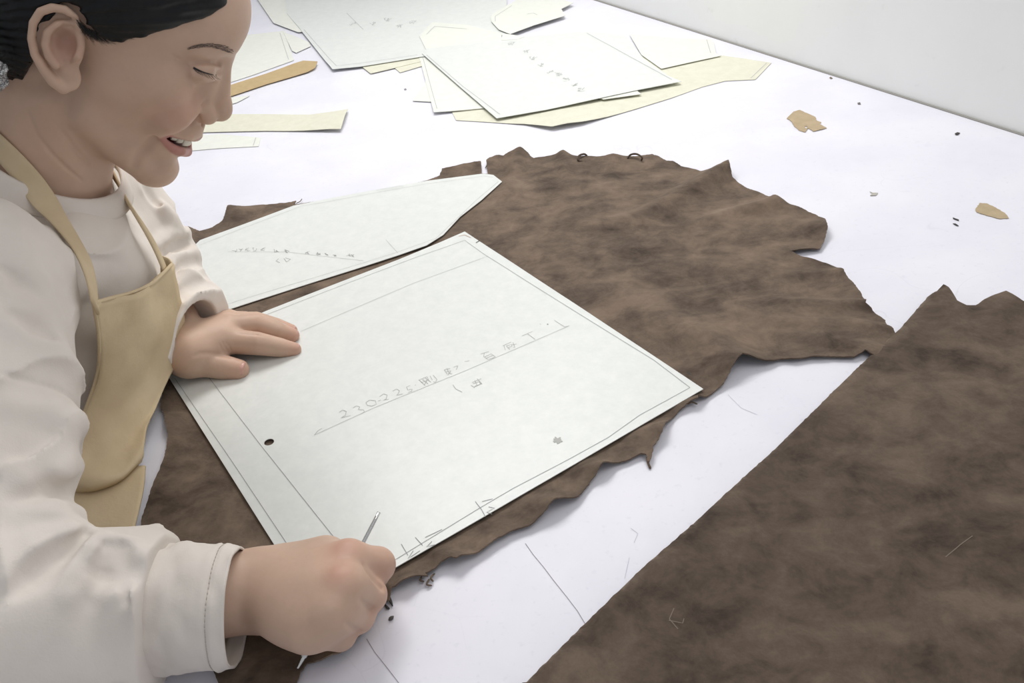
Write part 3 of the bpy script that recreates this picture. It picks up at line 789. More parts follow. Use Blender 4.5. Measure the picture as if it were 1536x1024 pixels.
# grooves: wing of the nose, smile fold, crow's feet, lids, cheek fold, chin
feat([(309,152), (300,159), (295,168), (295,176), (300,182)], [.05, .10, .14, .14, .06], 's', .004)
feat([(294,174), (287,183), (276,189), (262,195), (246,201), (236,205)], [.12, .20, .24, .22, .16, .06], 's', .005, -.03)
feat([(286,166), (272,176), (254,186), (238,191)], [.35, .55, .6, .4], 'u', .014, .42)
feat([(235,204), (224,214), (214,226), (205,238), (201,250)], [.06, .14, .18, .14, .05], 's', .008)
feat([(281,99), (270,92), (262,86), (256,81)], [.12, .16, .14, .04], 's', .0018, -.02)
feat([(284,101), (272,98), (258,96)], [.07, .08, .03], 's', .002, -.02)
feat([(284,100), (292,103), (301,107), (310,110), (320,112), (327,110)], [.08, .13, .14, .14, .11, .05], 's', .0018)
feat([(292,99), (303,101), (316,102), (326,100)], [.25, .32, .32, .2], 'u', .005, .22)      # upper lid
feat([(292,110), (303,114), (315,117), (325,117)], [.22, .30, .30, .2], 'u', .005, .20)     # pouch below
feat([(290,95), (303,94), (318,94), (328,97)], [.04, .07, .07, .04], 's', .004)
# mouth: lips, opening
MO = [fp(*p) for p in ((241,200), (250,204.5), (260,209), (270,212.5), (279,214.5))]
for s in (-1, 1):
    L_ = [(p[0], s * abs(p[1]), p[2]) for p in MO]
    U_ = [(p[0] + .05, s * abs(p[1]), p[2] + o) for p, o in zip(MO, (.06, .33, .46, .52, .55))]
    D_ = [(p[0] - .12, s * abs(p[1]), p[2] - o) for p, o in zip(MO, (.06, .30, .52, .70, .82))]
    hch([(9.55, 0, -5.72)] + U_[::-1], [.36, .34, .30, .26, .20, .12], k=.005)
    hch([(9.25, 0, -7.60)] + D_[::-1], [.44, .42, .38, .32, .22, .10], k=.005)
    hch([(9.6, 0, -6.62)] + [tuple(q) for q in L_[::-1]], [.50, .44, .40, .30, .20, .06], 's', k=.0016)
    hch([(9.0, 0, -6.62)] + [(q[0] - .55, q[1] * .9, q[2]) for q in L_[::-1]], [.60, .55, .50, .40, .28, .06], 's', k=.0016)
hell((9.55, 0, -8.65), (.45, 1.4, .30), 's', k=.008)
hch([(10.1, 0, -4.5), (9.9, 0, -5.2)], .14, 's', k=.004)
# ears
for s in (-1, 1):
    e = lambda x, z, y=0: (x, s * (7.55 + y), z)
    hell(e(-1.45, 0, -.70), (1.65, .62, 2.6), k=.005, R=hrot(-14))
    hell(e(-.2, -2.5, -.8), (.8, .5, 1.0), k=.005, R=hrot(-14))
    body_r = [(-.5, 1.0, -.45), (-.55, 1.7, -.2), (-.95, 2.3, -.05), (-1.6, 2.55, .05), (-2.4, 2.3, .15), (-3.0, 1.7, .2), (-3.25, .7, .2), (-3.1, -.5, .15), (-2.65, -1.55, .05), (-1.9, -2.4, -.1), (-1.1, -3.05, -.2), (-.35, -3.35, -.35), (.05, -3.0, -.6)]
    hch([e(x, z, y) for x, z, y in body_r], [.20, .24, .27, .3, .32, .31, .3, .3, .32, .38, .45, .45, .35], k=.003)
    hch([e(-1.1, 1.75, .0), e(-1.8, 1.3, .08), e(-2.25, .4, .1), e(-2.2, -.5, .08), e(-1.8, -1.2, .05), (-1.2, s*7.6, -1.65)], [.22, .28, .34, .34, .34, .34], k=.003)
    hch([e(-.35, .9, -.3), e(-.12, .2, -.2), e(-.10, -.35, .0), e(-.25, -.85, -.1)], [.25, .34, .40, .26], k=.004)      # front of the ear and tragus
    hell(e(-1.05, .15, .25), (.80, .95, 1.15), 's', k=.003, R=hrot(-14))                 # bowl
    hch([e(-.75, -.5, .1), e(-.55, -1.0, .1), e(-.42, -1.35, .12)], [.38, .26, .14], 's', k=.002)
    hch([e(-1.0, 1.95, .2), e(-1.3, 1.5, .25), e(-1.0, 1.1, .3)], [.26, .26, .3], 's', k=.003)
    hch([e(-1.8, 1.95, .36), e(-2.55, 1.3, .42), e(-2.8, .3, .42), e(-2.65, -.8, .37), e(-2.25, -1.5, .32)], [.13, .15, .15, .13, .07], 's', k=.004)
# neck and trunk (trunk and upper arms are inside the clothes)
NB = np.array([-.395, .735, .205 + TZ]); 
body.rc(hl(-2.9, 0, -4.5), NB, .050, .055, k=.014)
hrc((-1.6, -4.4, -6.0), (2.3, -1.9, -14.6), 1.1, 1.0, k=.010); hrc((-1.6, 4.4, -6.0), (2.3, 1.9, -14.6), 1.1, 1.0, k=.010)
hrc((2.6, 0, -10.0), (3.0, 0, -13.5), 1.1, 1.0, k=.012)
def tz(x, y, z): return np.array([x, y, z + TZ])
SH_R, SH_L = tz(-.385, .575, .195), G(158, 300, .895)
EL_R = G(-25, 925, .535); WR_R = T(398, 884, .034)
EL_L = G(222, 392, .935); WR_L = T(284, 530, .030)
PEL = tz(-.60, .70, -.22)
C1, C2 = tz(-.465, .728, .096), tz(-.675, .635, -.020); PEL = tz(-.72, .62, -.24)
body.rc(NB + [-.02, 0, -.05], C1, .055, .065, k=.03); body.rc(C1, C2, .065, .085, k=.03); body.rc(C2, PEL, .085, .095, k=.03)
body.rc(SH_R + [-.01, 0, -.02], SH_L + [-.01, 0, -.02], .042, k=.04)
body.rc(SH_R, EL_R, .045, .036, k=.03); body.rc(EL_R, WR_R, .037, .027, k=.02)
body.rc(SH_L, EL_L, .045, .036, k=.03); body.rc(EL_L, WR_L, .030, .0205, k=.012)
# right hand: a loose fist round the awl, seen on its back
def jr(px, py, z): return T(px, py, z)
kn = [jr(522, 842, .053), jr(515, 880, .057), jr(494, 918, .052), jr(462, 945, .043)]
pip = [jr(567, 846, .041), jr(553, 891, .037), jr(530, 921, .031), jr(500, 948, .024)]
dip = [jr(562, 862, .017), jr(540, 898, .014), jr(512, 924, .012), jr(482, 946, .010)]
tipf = [jr(532, 868, .012), jr(508, 897, .010), jr(484, 920, .010), jr(458, 938, .010)]
rr = [.0122, .0125, .0118, .0108]
for a, r_ in zip(kn, [.0150, .0150, .0145, .0130]): body.rc(WR_R, a, .021, r_, k=.012)
body.ell((WR_R + kn[1] + kn[2]) / 3 + [0, 0, -.006], [.036, .030, .018], k=.015)
body.rc(jr(430, 850, .028), jr(488, 841, .038), .0155, .0175, k=.012)
pip = [jr(566, 847, .040), jr(552, 892, .036), jr(536, 923, .029), jr(510, 951, .021)]
for i in range(4):
    body.chain([kn[i], pip[i]], [rr[i] * 1.08, rr[i] * 1.0], k=.0045)
    body.chain([pip[i], dip[i], tipf[i]], [rr[i] * .98, rr[i] * .86, rr[i] * .75], k=.002)
body.chain([jr(428, 858, .028), jr(476, 850, .022), jr(512, 854, .014), jr(535, 862, .012)], [.016, .0145, .012, .0095], k=.006)   # thumb, closed underneath
# left hand: flat on the card, fingers pointing into the picture
kl = [jr(338, 511, .028), jr(344, 492, .031), jr(346, 484, .025), jr(342, 480, .018)]
body.chain([WR_L, kl[0]], [.0190, .0145], k=.010); body.chain([WR_L, kl[1]], [.0190, .0140], k=.010)
body.chain([WR_L, kl[2]], [.0190, .0130], k=.010); body.chain([WR_L, kl[3]], [.0180, .012], k=.010)
FL = [([kl[0], jr(386, 515, .022), jr(420, 521, .0135), jr(441, 524, .0085)], [.0126, .0116, .0096, .0072]),
      ([kl[1], jr(385, 487, .027), jr(417, 497, .0175), jr(438, 503, .0100)], [.0126, .0116, .0100, .0076]),
      ([kl[2], jr(384, 482, .021), jr(415, 490, .0135), jr(436, 496, .0085)], [.0110, .0102, .0090, .0070]),
      ([kl[3], jr(368, 479, .014), jr(388, 482, .010), jr(404, 486, .0075)], [.0098, .0086, .0076, .0064])]
for i_, (pts, rad) in enumerate(FL): body.chain(pts, rad, k=.0016 if i_ else .0030)
TH = ([jr(282, 536, .026), jr(306, 545, .0200), jr(334, 550, .0145), jr(358, 554, .0105)], [.0150, .0130, .0122, .0100])
body.chain(TH[0], TH[1], k=.004)
def crease(pix, rad, k=.0015, inn=0.0, mode='s'):
    """fine groove following the skin"""
    d = march_many([body], pix); P = [CAM + ray(x, y) * (dd + inn / 100) for (x, y), dd in zip(pix, d)]
    body.chain(P, [r / 100 for r in rad], mode, k)
crease([(545,846), (551,856), (559,866), (567,874), (574,881)], [.03, .10, .15, .18, .20], .003)
crease([(541,900), (547,906), (553,911), (559,915)], [.03, .10, .15, .18], .003)
crease([(520,936), (527,941), (533,945), (539,948)], [.03, .08, .13, .15], .003)
for x in (512, 517, 522, 527): crease([(x - 2, 815), (x, 822), (x - 1, 828)], [.015, .035, .015], .0012)
crease([(292,534), (300,530), (312,529.5), (326,531), (342,535)], [.04, .09, .12, .12, .10], .003)
crease([(41,168), (55,202), (82,235), (104,256), (122,270)], [.02, .06, .08, .07, .02], .003); crease([(93,197), (115,227), (133,245)], [.02, .06, .02], .003)
crease([(353,497), (362,500), (376,501), (396,504)], [.03, .06, .06, .03], .0015)
crease([(329,516), (333,523), (338,529)], [.02, .06, .03], .0015); crease([(333,513), (338,521), (343,529)], [.02, .06, .03], .0015); crease([(338,512), (343,519), (347,527)], [.02, .05, .03], .0015)
for x, y0, y1 in ((383, 474, 482), (386, 473, 482), (387, 503, 511), (390, 504, 511), (327, 543, 553), (331, 543, 554), (324, 544, 552)): crease([(x, y0), (x + 1, (y0 + y1) / 2), (x, y1)], [.012, .032, .012], .0012)
# knuckle dimples

def skin_tone(V):
    L = (V - HP) @ HR * 100
    base = np.array(sr(199, 169, 148)); col = np.tile(base, (len(V), 1))
    def blend(mask, c): 
        mask = np.clip(mask, 0, 1)[:, None]; col[:] = col * (1 - mask) + np.array(c) * mask
    N = fbm(V.astype(f32), 70, 3, 2)[:, None]; col *= (1 + .05 * N)
    head = np.linalg.norm(L, axis=1) < 17
    ay = np.abs(L[:, 1])
    # blush of cheek, nose tip, ear; bowl's inner shade put into the ear colour
    blend(.35 * np.exp(-(((L[:, 0]-7.5)/3)**2 + ((ay-4)/2)**2 + ((L[:, 2]+2.6)/2.0)**2)), sr(190, 130, 112))
    blend(.55 * np.exp(-(((L[:, 0]+1)/1.0)**2 + ((ay-7.3)/.9)**2 + ((L[:, 2]+.1)/1.3)**2)), sr(150, 92, 80))
    # lips
    def seg(pts):
        d = np.full(len(V), 99.0)
        for a, b in zip(pts, pts[1:]):
            a = np.array(a); b = np.array(b); ba = b - a; Q = np.stack([L[:, 0], ay, L[:, 2]], 1) - a
            h = np.clip(Q @ ba / ba.dot(ba), 0, 1); d = np.minimum(d, np.linalg.norm(Q - h[:, None] * ba, axis=1))
        return d
    up = seg([(10.1, 0, -5.95), (9.8, .9, -5.85), (9.0, 2.1, -5.75), (7.5, 3.25, -5.5)])
    lo = seg([(9.9, 0, -7.45), (9.6, .9, -7.4), (8.7, 2.1, -6.9), (7.5, 3.25, -5.7)])
    blend(head * .8 * (1 - smooth01((up - .28) / .16)), sr(172, 122, 112))
    blend(head * .85 * (1 - smooth01((lo - .50) / .18)), sr(184, 126, 120))
    # inside of the mouth
    ins = (L[:, 0] < 9.2 - .35 * ay) & (L[:, 2] < -5.6) & (L[:, 2] > -7.3) & (ay < 3.0) & (L[:, 0] > 6.2)
    q = seg([(8.6, 0, -6.55), (8.3, .9, -6.45), (7.6, 2.0, -6.15)])
    blend(head * ins * (1 - smooth01((q - .5) / .3)), sr(96, 42, 42))
    # finger joints and knuckles a little redder
    for p, r_ in [(kn[0] + [0, 0, .012], .013), (kn[1] + [0, 0, .012], .010), (pip[0], .013), (pip[1], .011), (pip[2], .01), (TH[0][3], .011), (FL[0][0][3], .010), (FL[1][0][3], .010), (FL[2][0][3], .01), (FL[0][0][1], .008), (FL[1][0][1], .008)]:
        blend(.38 * np.exp(-(np.linalg.norm(V - p, axis=1) / r_) ** 2), sr(198, 128, 112))
    return col
q = NM('skin'); co = q.coord()
vc = q.n('ShaderNodeVertexColor', layer_name='Tone'); c = vc.outputs['Color']
c = q.mix(q.math('MULTIPLY', q.noise(co, 300, 3, .6), .14), c, sr(160, 118, 98))
q.col(c); q.set(Roughness=.5); q.b.inputs['Specular IOR Level'].default_value = .35
q.b.inputs['Subsurface Weight'].default_value = .12; q.b.inputs['Subsurface Radius'].default_value = (1, .4, .25); q.b.inputs['Subsurface Scale'].default_value = .006
q.bump(q.noise(co, 420, 3, .6), .12, .0004)
M_SKIN = q.m
V, F = body.mesh(VOX)
PO = np.array([-.42, .72, TZ])
person = field_obj('person', V, F, M_SKIN, origin=PO, cols=skin_tone(V))
tag(person, 'smiling person in pale sweater and beige apron bending over the table', 'person')
# ------------------------------------------------------------------ sweater
sw = Field()
for o_ in (-.05, .05):
    ow = np.array([wd[0], wd[1], 0]) * o_
    sw.rc(NB + [-.025, 0, -.085] + ow, C1 + ow, .078, .088, k=.03); sw.rc(C1 + ow, C2 + ow, .088, .100, k=.03); sw.rc(C2 + ow, PEL + ow, .100, .115, k=.03)
sw.ell(tz(-.392, .712, .080), [.062, .115, .085], k=.03)
sw.rc(SH_R + [-.01, .01, -.022], SH_L + [-.01, -.01, -.018], .050, k=.04)
sw.rc(SH_R, EL_R, .060, .054, k=.03)
WS_R = T(352, 906, .043)                                   # right sleeve end
FA = T(236, 908, .050)
sw.rc(EL_R, FA, .064, .0455, k=.02); sw.rc(EL_R + [.01, -.01, -.012], FA + [-.01, -.005, -.006], .060, .044, k=.02); sw.rc(FA, WS_R, .0430, .0395, k=.01)
WS_L = T(301, 505, .036)
sw.rc(SH_L, EL_L, .055, .047, k=.035); sw.rc(EL_L, WS_L, .046, .0390, k=.02); sw.rc(WS_L, WS_L + .010 * (kl[1] - WR_L) / np.linalg.norm(kl[1] - WR_L), .039, .039, k=.01)
# pulled folds where the cloth bunches
def fold_line(pix, rad, k=.010, inn=.35, mode='u'):
    d = march_many([sw0], pix, .3); sw.chain([CAM + ray(x, y) * (dd + inn / 100) for (x, y), dd in zip(pix, d)], [r / 100 for r in rad], mode, k)
sw0 = Field(); sw0.ops = list(sw.ops)
for px_ in ([(218,285),(240,312),(256,338),(258,350)], [(282,348),(268,352),(250,356),(234,368)], [(292,378),(275,382),(258,392),(246,404)], [(303,402),(284,412),(268,428)], [(322,434),(300,440),(280,456)]):
    fold_line(px_, [.25] + [.55] * (len(px_) - 2) + [.2], .012, .25)
for px_ in ([(286,360),(268,366),(250,374),(240,384)], [(300,392),(280,396),(262,408)], [(226,282),(246,318)], [(310,420),(290,428),(274,442)]):
    fold_line(px_, [.15] + [.40] * (len(px_) - 2) + [.1], .009, -.12, 's')
for px_ in ([(146,808),(150,835),(138,868),(116,892)], [(176,818),(172,850),(166,884)], [(196,820),(202,856),(214,898),(224,936)], [(122,792),(96,806),(60,836),(10,880)], [(116,700),(84,708),(30,716)], [(108,640),(70,622),(20,612)], [(98,560),(70,520),(30,492),(-10,474)], [(122,770),(80,770),(30,790)]):
    fold_line(px_, [.2] + [.65] * (len(px_) - 2) + [.2], .016, .45)
for px_ in ([(160,818),(160,850),(146,890)], [(184,822),(186,856),(190,900)], [(128,800),(92,822),(48,858),(2,902)], [(112,725),(80,735),(20,745)], [(88,520),(60,490),(20,470)], [(60,440),(30,420),(0,400)], [(212,850),(222,890),(236,930)]):
    fold_line(px_, [.15] + [.75] * (len(px_) - 2) + [.12], .010, -.28, 's')
# gathers: soft folds pulled toward the crook of the near elbow, loose folds elsewhere
CRK = T(165, 800, .10)
def folds(P):
    q = P - CRK.astype(f32); r = np.sqrt((q * q).sum(-1)) + 1e-5
    ax = (EL_R - SH_R); ax = (ax / np.linalg.norm(ax)).astype(f32); fx = (WS_R - EL_R); fx = (fx / np.linalg.norm(fx)).astype(f32)
    ang = np.arctan2(q @ ax, q @ fx) + .35 * vnoise(P, 16, 3)
    w = np.exp(-((r - .045) / .05) ** 2) * (1 - np.exp(-(r / .045) ** 3))
    rad = np.sin(ang * 8 + 1.0) * w * .0016 + np.sin(ang * 17 + r * 60) * w * .0006
    a = vnoise(P * np.array([1.0, .55, 1.3], f32) + .02 * vnoise(P, 20, 8)[..., None], 24, 1)
    b = vnoise(P * np.array([1.2, .5, .8], f32), 52, 6)
    cre = (1 - np.abs(vnoise(P * np.array([1.0, .6, 1.0], f32) + .03 * vnoise(P, 14, 5)[..., None], 17, 12)) * 3).clip(0, 1) ** 2
    return (rad + .0042 * a + .0014 * b - .0042 * cre).astype(f32)
b0, b1 = sw.bounds(); sw.add(folds, b0, b1, 'd', .001)
# seam groove across the upper sleeve
def seam(c, n, depth=.0015, w=.0021):
    n = n / np.linalg.norm(n)
    def fn(P): return (depth * np.exp(-(((P - c.astype(f32)) @ n.astype(f32)) / w) ** 2)).astype(f32)
    sw.add(fn, c - .085, c + .085, 'd', .001)
seam(SH_R + (EL_R - SH_R) * .46, (EL_R - SH_R) + np.array([0, 0, .02]))
# openings: neck and both cuffs
NECKUP = hl(-2.0, 0, -5.5)
NAX = (NECKUP - NB) / np.linalg.norm(NECKUP - NB)
sw.rc(NB - NAX * .005, NECKUP, .0600, .072, 's', k=.006)
dR = (WS_R - FA) / np.linalg.norm(WS_R - FA); dL = .85 * (WS_L - EL_L) / np.linalg.norm(WS_L - EL_L) + .55 * (kl[1] - WR_L) / np.linalg.norm(kl[1] - WR_L); dL /= np.linalg.norm(dL)
def halfspace(c, d):
    def fn(P): return -((P - c.astype(f32)) @ d.astype(f32))
    return fn
sw.add(halfspace(WS_L - dL * .003, dL), WS_L - .06, WS_L + .06 + dL * .02, 's', .002)
sw.rc(WS_L - dL * .02, WS_L + dL * .05, .0350, .0365, 's', k=.002)
sw.add(halfspace(FA + dR * .004, dR), WS_R - .09, WS_R + .09, 's', .002)

q = NM('knit_cotton'); co = q.coord()
c = q.ramp(q.noise(co, 14, 4), [(.3, sr(216, 207, 198)), (.7, sr(226, 218, 210))])
q.col(c); q.set(Roughness=.9); q.b.inputs['Specular IOR Level'].default_value = .1
q.b.inputs['Sheen Weight'].default_value = .08
p_ = q.bump(q.noise(co, 60, 4, .6), .25, .002); q.bump(q.noise(co, 900, 2), .25, .0004, p_)
M_KNIT = q.m
V, F = sw.mesh(max(VOX, .0018))
sweater = field_obj('sweater', V, F, M_KNIT, person, origin=PO)

def frame_of(d):
    d = d / np.linalg.norm(d); a = np.array([0, 0, 1.]); a = a - d * a.dot(d); a /= np.linalg.norm(a); return d, a, np.cross(d, a)
def sleeve_tube(name, stations, mat, parent, thick=.0016, seg=64, wav=.001, seed=1):
    """open cloth tube; stations = (centre, direction, r_up, r_side, r_down)"""
    V, F = [], []
    n = len(stations)
    for side in (0, 1):
        for i, (c, d, ru, rs, rd) in enumerate(stations):
            d, a, b = frame_of(d)
            for s in range(seg):
                t = 2 * math.pi * s / seg; ca, sa = math.cos(t), math.sin(t)
                ra = ru if ca > 0 else rd
                p = c + a * ca * ra + b * sa * rs
                nn = (a * ca + b * sa)
                wv = wav * float(fbm(np.array([[math.cos(t) * 1.2, math.sin(t) * 1.2, i * .11]], f32), 1.7, 2, seed)[0])
                p = p + nn * (wv - (thick if side else 0)); V.append(p)
    def idx(side, i, s): return side * n * seg + i * seg + s % seg
    for i in range(n - 1):
        for s in range(seg):
            F.append((idx(0, i, s), idx(0, i + 1, s), idx(0, i + 1, s + 1), idx(0, i, s + 1)))
            F.append((idx(1, i, s), idx(1, i, s + 1), idx(1, i + 1, s + 1), idx(1, i + 1, s)))
    for s in range(seg):
        F.append((idx(0, n - 1, s), idx(1, n - 1, s), idx(1, n - 1, s + 1), idx(0, n - 1, s + 1)))
        F.append((idx(0, 0, s), idx(0, 0, s + 1), idx(1, 0, s + 1), idx(1, 0, s)))
    o = mesh_obj(name, V, F, mat, origin=(0, 0, 0)); o.parent = parent
    o.matrix_parent_inverse = Matrix.Identity(4)
    return o
def under(o, parent_world):
    o.location = -Vector(parent_world)
# near cuff: a wide straight band, slightly flared, with a stitched hem
cw = (WS_R - FA); L_ = np.linalg.norm(cw)
st = []
for k in range(31):
    t = k / 30; c = FA - cw * .06 + cw * 1.10 * t
    hem = .0012 if .79 < t < .83 else 0; seamd = .0012 if .04 < t < .08 else 0
    st.append((c + np.array([0, 0, -.002]), cw + np.array([0, 0, -.0]), .0415 - .001 * t - hem - seamd, .0425 - .003 * t - hem - seamd, .0400 - .002 * t - hem))
def cuff_pt(t, th, out):
    c, d, ru, rs, rd = st[int(round(t * 30))]; d, a, b = frame_of(d); ca, sa = math.cos(th), math.sin(th)
    wv = .0022 * float(fbm(np.array([[ca * 1.2, sa * 1.2, int(round(t * 30)) * .11]], f32), 1.7, 2, 4)[0])
    return c + a * ca * (ru if ca > 0 else rd) + b * sa * rs + (a * ca + b * sa) * (wv + out)
cuff = sleeve_tube('cuff', st, M_KNIT, sweater, thick=.0018, wav=.0022, seed=4); under(cuff, PO)
M_STITCH = flat('stitch_thread', sr(196, 187, 176), .9)
for t_ in (.80, .0667):
    parts_ = []
    for i in range(0, 150, 2):
        parts_.append(tube([cuff_pt(t_, 2 * math.pi * (i + j * .7) / 150, .0004) for j in (0, 1, 2)], .00030, 5))
    V, F = join(parts_); o = mesh_obj('stitching', V, F, M_STITCH, origin=(0, 0, 0)); o.parent = sweater; o.location = -Vector(PO); o['kind'] = 'stuff'
# neck ribbing
def neck_ring(r, z, tilt):
    pts = []
    d = (NECKUP - NB); d /= np.linalg.norm(d); 
    a = np.array([1., 0, 0]); a = a - d * a.dot(d); a /= np.linalg.norm(a); b = np.cross(d, a)
    for i in range(49):
        t = 2 * math.pi * i / 48
        pts.append(NB + d * (z + tilt * math.cos(t)) + a * r * math.cos(t) + b * r * 1.0 * math.sin(t))
    return pts
ringA, ringB = neck_ring(.0615, .027, -.014), neck_ring(.0745, .010, -.014)
V, F = [], []
for i in range(49):
    for j in range(9):
        t = j / 8; p = ringA[i] * (1 - t) + ringB[i] * t
        up_ = (NECKUP - NB) / np.linalg.norm(NECKUP - NB); V.append(p + up_ * .0030 * math.sin(math.pi * min(t * 1.1, 1)) + up_ * .002)
    for j in range(8)[::-1]:
        t = j / 8; V.append(ringA[i] * (1 - t) + ringB[i] * t - up_ * .003)
nr = 17
for i in range(48):
    for j in range(nr): F.append((i * nr + j, i * nr + (j + 1) % nr, (i + 1) * nr + (j + 1) % nr, (i + 1) * nr + j))
collar = mesh_obj('collar', V, F, M_KNIT, origin=(0, 0, 0)); collar.parent = sweater; under(collar, PO)

# ------------------------------------------------------------------ apron
q = NM('apron_canvas'); co = q.coord()
c = q.ramp(q.noise(co, 18, 4), [(.3, sr(198, 178, 146)), (.7, sr(212, 193, 161))])
q.col(c); q.set(Roughness=.9); q.b.inputs['Specular IOR Level'].default_value = .1
p_ = q.bump(q.noise(co, 34, 4, .6), .35, .003); q.bump(q.noise(co, 700, 2), .3, .0004, p_)
M_APR = q.m
def surface(name, rows, mat, parent, thick=.0012, nu=6, nv=6, wav=.0, seed=1):
    """cloth through a grid of control points (rows of equal length), given thickness"""
    R = [catmull(r, nu) for r in rows]
    cols_ = [catmull([R[i][j] for i in range(len(R))], nv) for j in range(len(R[0]))]
    nj, ni = len(cols_), len(cols_[0])
    A = np.array(cols_)                                    # (nj, ni, 3)
    du = np.gradient(A, axis=0); dv = np.gradient(A, axis=1); N = np.cross(du, dv); N /= np.linalg.norm(N, axis=2, keepdims=True) + 1e-9
    if wav: A = A + N * (wav * fbm(A.astype(f32), 22, 3, seed))[..., None]
    V = list(A.reshape(-1, 3)) + list((A - N * thick).reshape(-1, 3)); off = nj * ni; F = []
    def ix(j, i): return j * ni + i
    for j in range(nj - 1):
        for i in range(ni - 1):
            F.append((ix(j, i), ix(j, i+1), ix(j+1, i+1), ix(j+1, i))); F.append(tuple(off + k for k in (ix(j, i), ix(j+1, i), ix(j+1, i+1), ix(j, i+1))))
    for j in range(nj - 1):
        F.append((ix(j, 0), ix(j+1, 0), off + ix(j+1, 0), off + ix(j, 0))); F.append((ix(j, ni-1), off + ix(j, ni-1), off + ix(j+1, ni-1), ix(j+1, ni-1)))
    for i in range(ni - 1):
        F.append((ix(0, i), off + ix(0, i), off + ix(0, i+1), ix(0, i+1))); F.append((ix(nj-1, i), ix(nj-1, i+1), off + ix(nj-1, i+1), off + ix(nj-1, i)))
    o = mesh_obj(name, V, F, mat, origin=(0, 0, 0)); o.parent = parent; under(o, PO)
    return o, A

def G3(l): return [G(*p) for p in l]
apron, _ = surface('apron', [
 G3([(140,455,.664),(170,446,.695),(200,438,.728),(230,423,.762),(258,396,.80)]),
 G3([(148,505,.69),(180,500,.725),(212,492,.757),(242,478,.79),(267,455,.825)]),
 G3([(146,560,.72),(178,560,.745),(210,552,.775),(242,535,.805),(271,503,.845)]),
 G3([(125,622,.73),(155,625,.745),(190,618,.765),(224,602,.785),(252,568,.815)]),
 G3([(106,672,.725),(135,682,.735),(165,682,.74),(197,665,.755),(225,632,.775)]),
 G3([(90,705,.71),(125,722,.712),(155,722,.715),(188,710,.725),(214,680,.745)]),
 G3([(82,715,.72),(118,735,.722),(150,732,.727),(184,718,.737),(209,690,.757)])], M_APR, person, thick=.0016, wav=.0034, seed=3)
skirt, _ = surface('skirt_panel', [
 G3([(80,690,.745),(130,700,.745),(175,703,.745),(219,700,.745)]),
 G3([(90,735,.718),(135,742,.718),(176,742,.718),(216,732,.722)]),
 G3([(100,775,.694),(140,780,.694),(175,780,.694),(207,775,.698)]),
 G3([(108,808,.679),(140,810,.679),(168,810,.679),(197,809,.680)])], M_APR, apron, thick=.0016, wav=.0010, seed=5)
skirt.location = (0, 0, 0); apron_off = Vector(apron.location); skirt.location = -Vector(PO) - apron_off
fold_, _ = surface('bib_corner', [
 G3([(258,396,.7995),(252,388,.803),(243,384,.800)]),
 G3([(262,425,.81),(250,415,.812),(241,404,.806)]),
 G3([(266,455,.824),(252,450,.824),(244,440,.818)])], M_APR, apron, thick=.0014)
fold_.location = -Vector(PO) - Vector(apron.location)
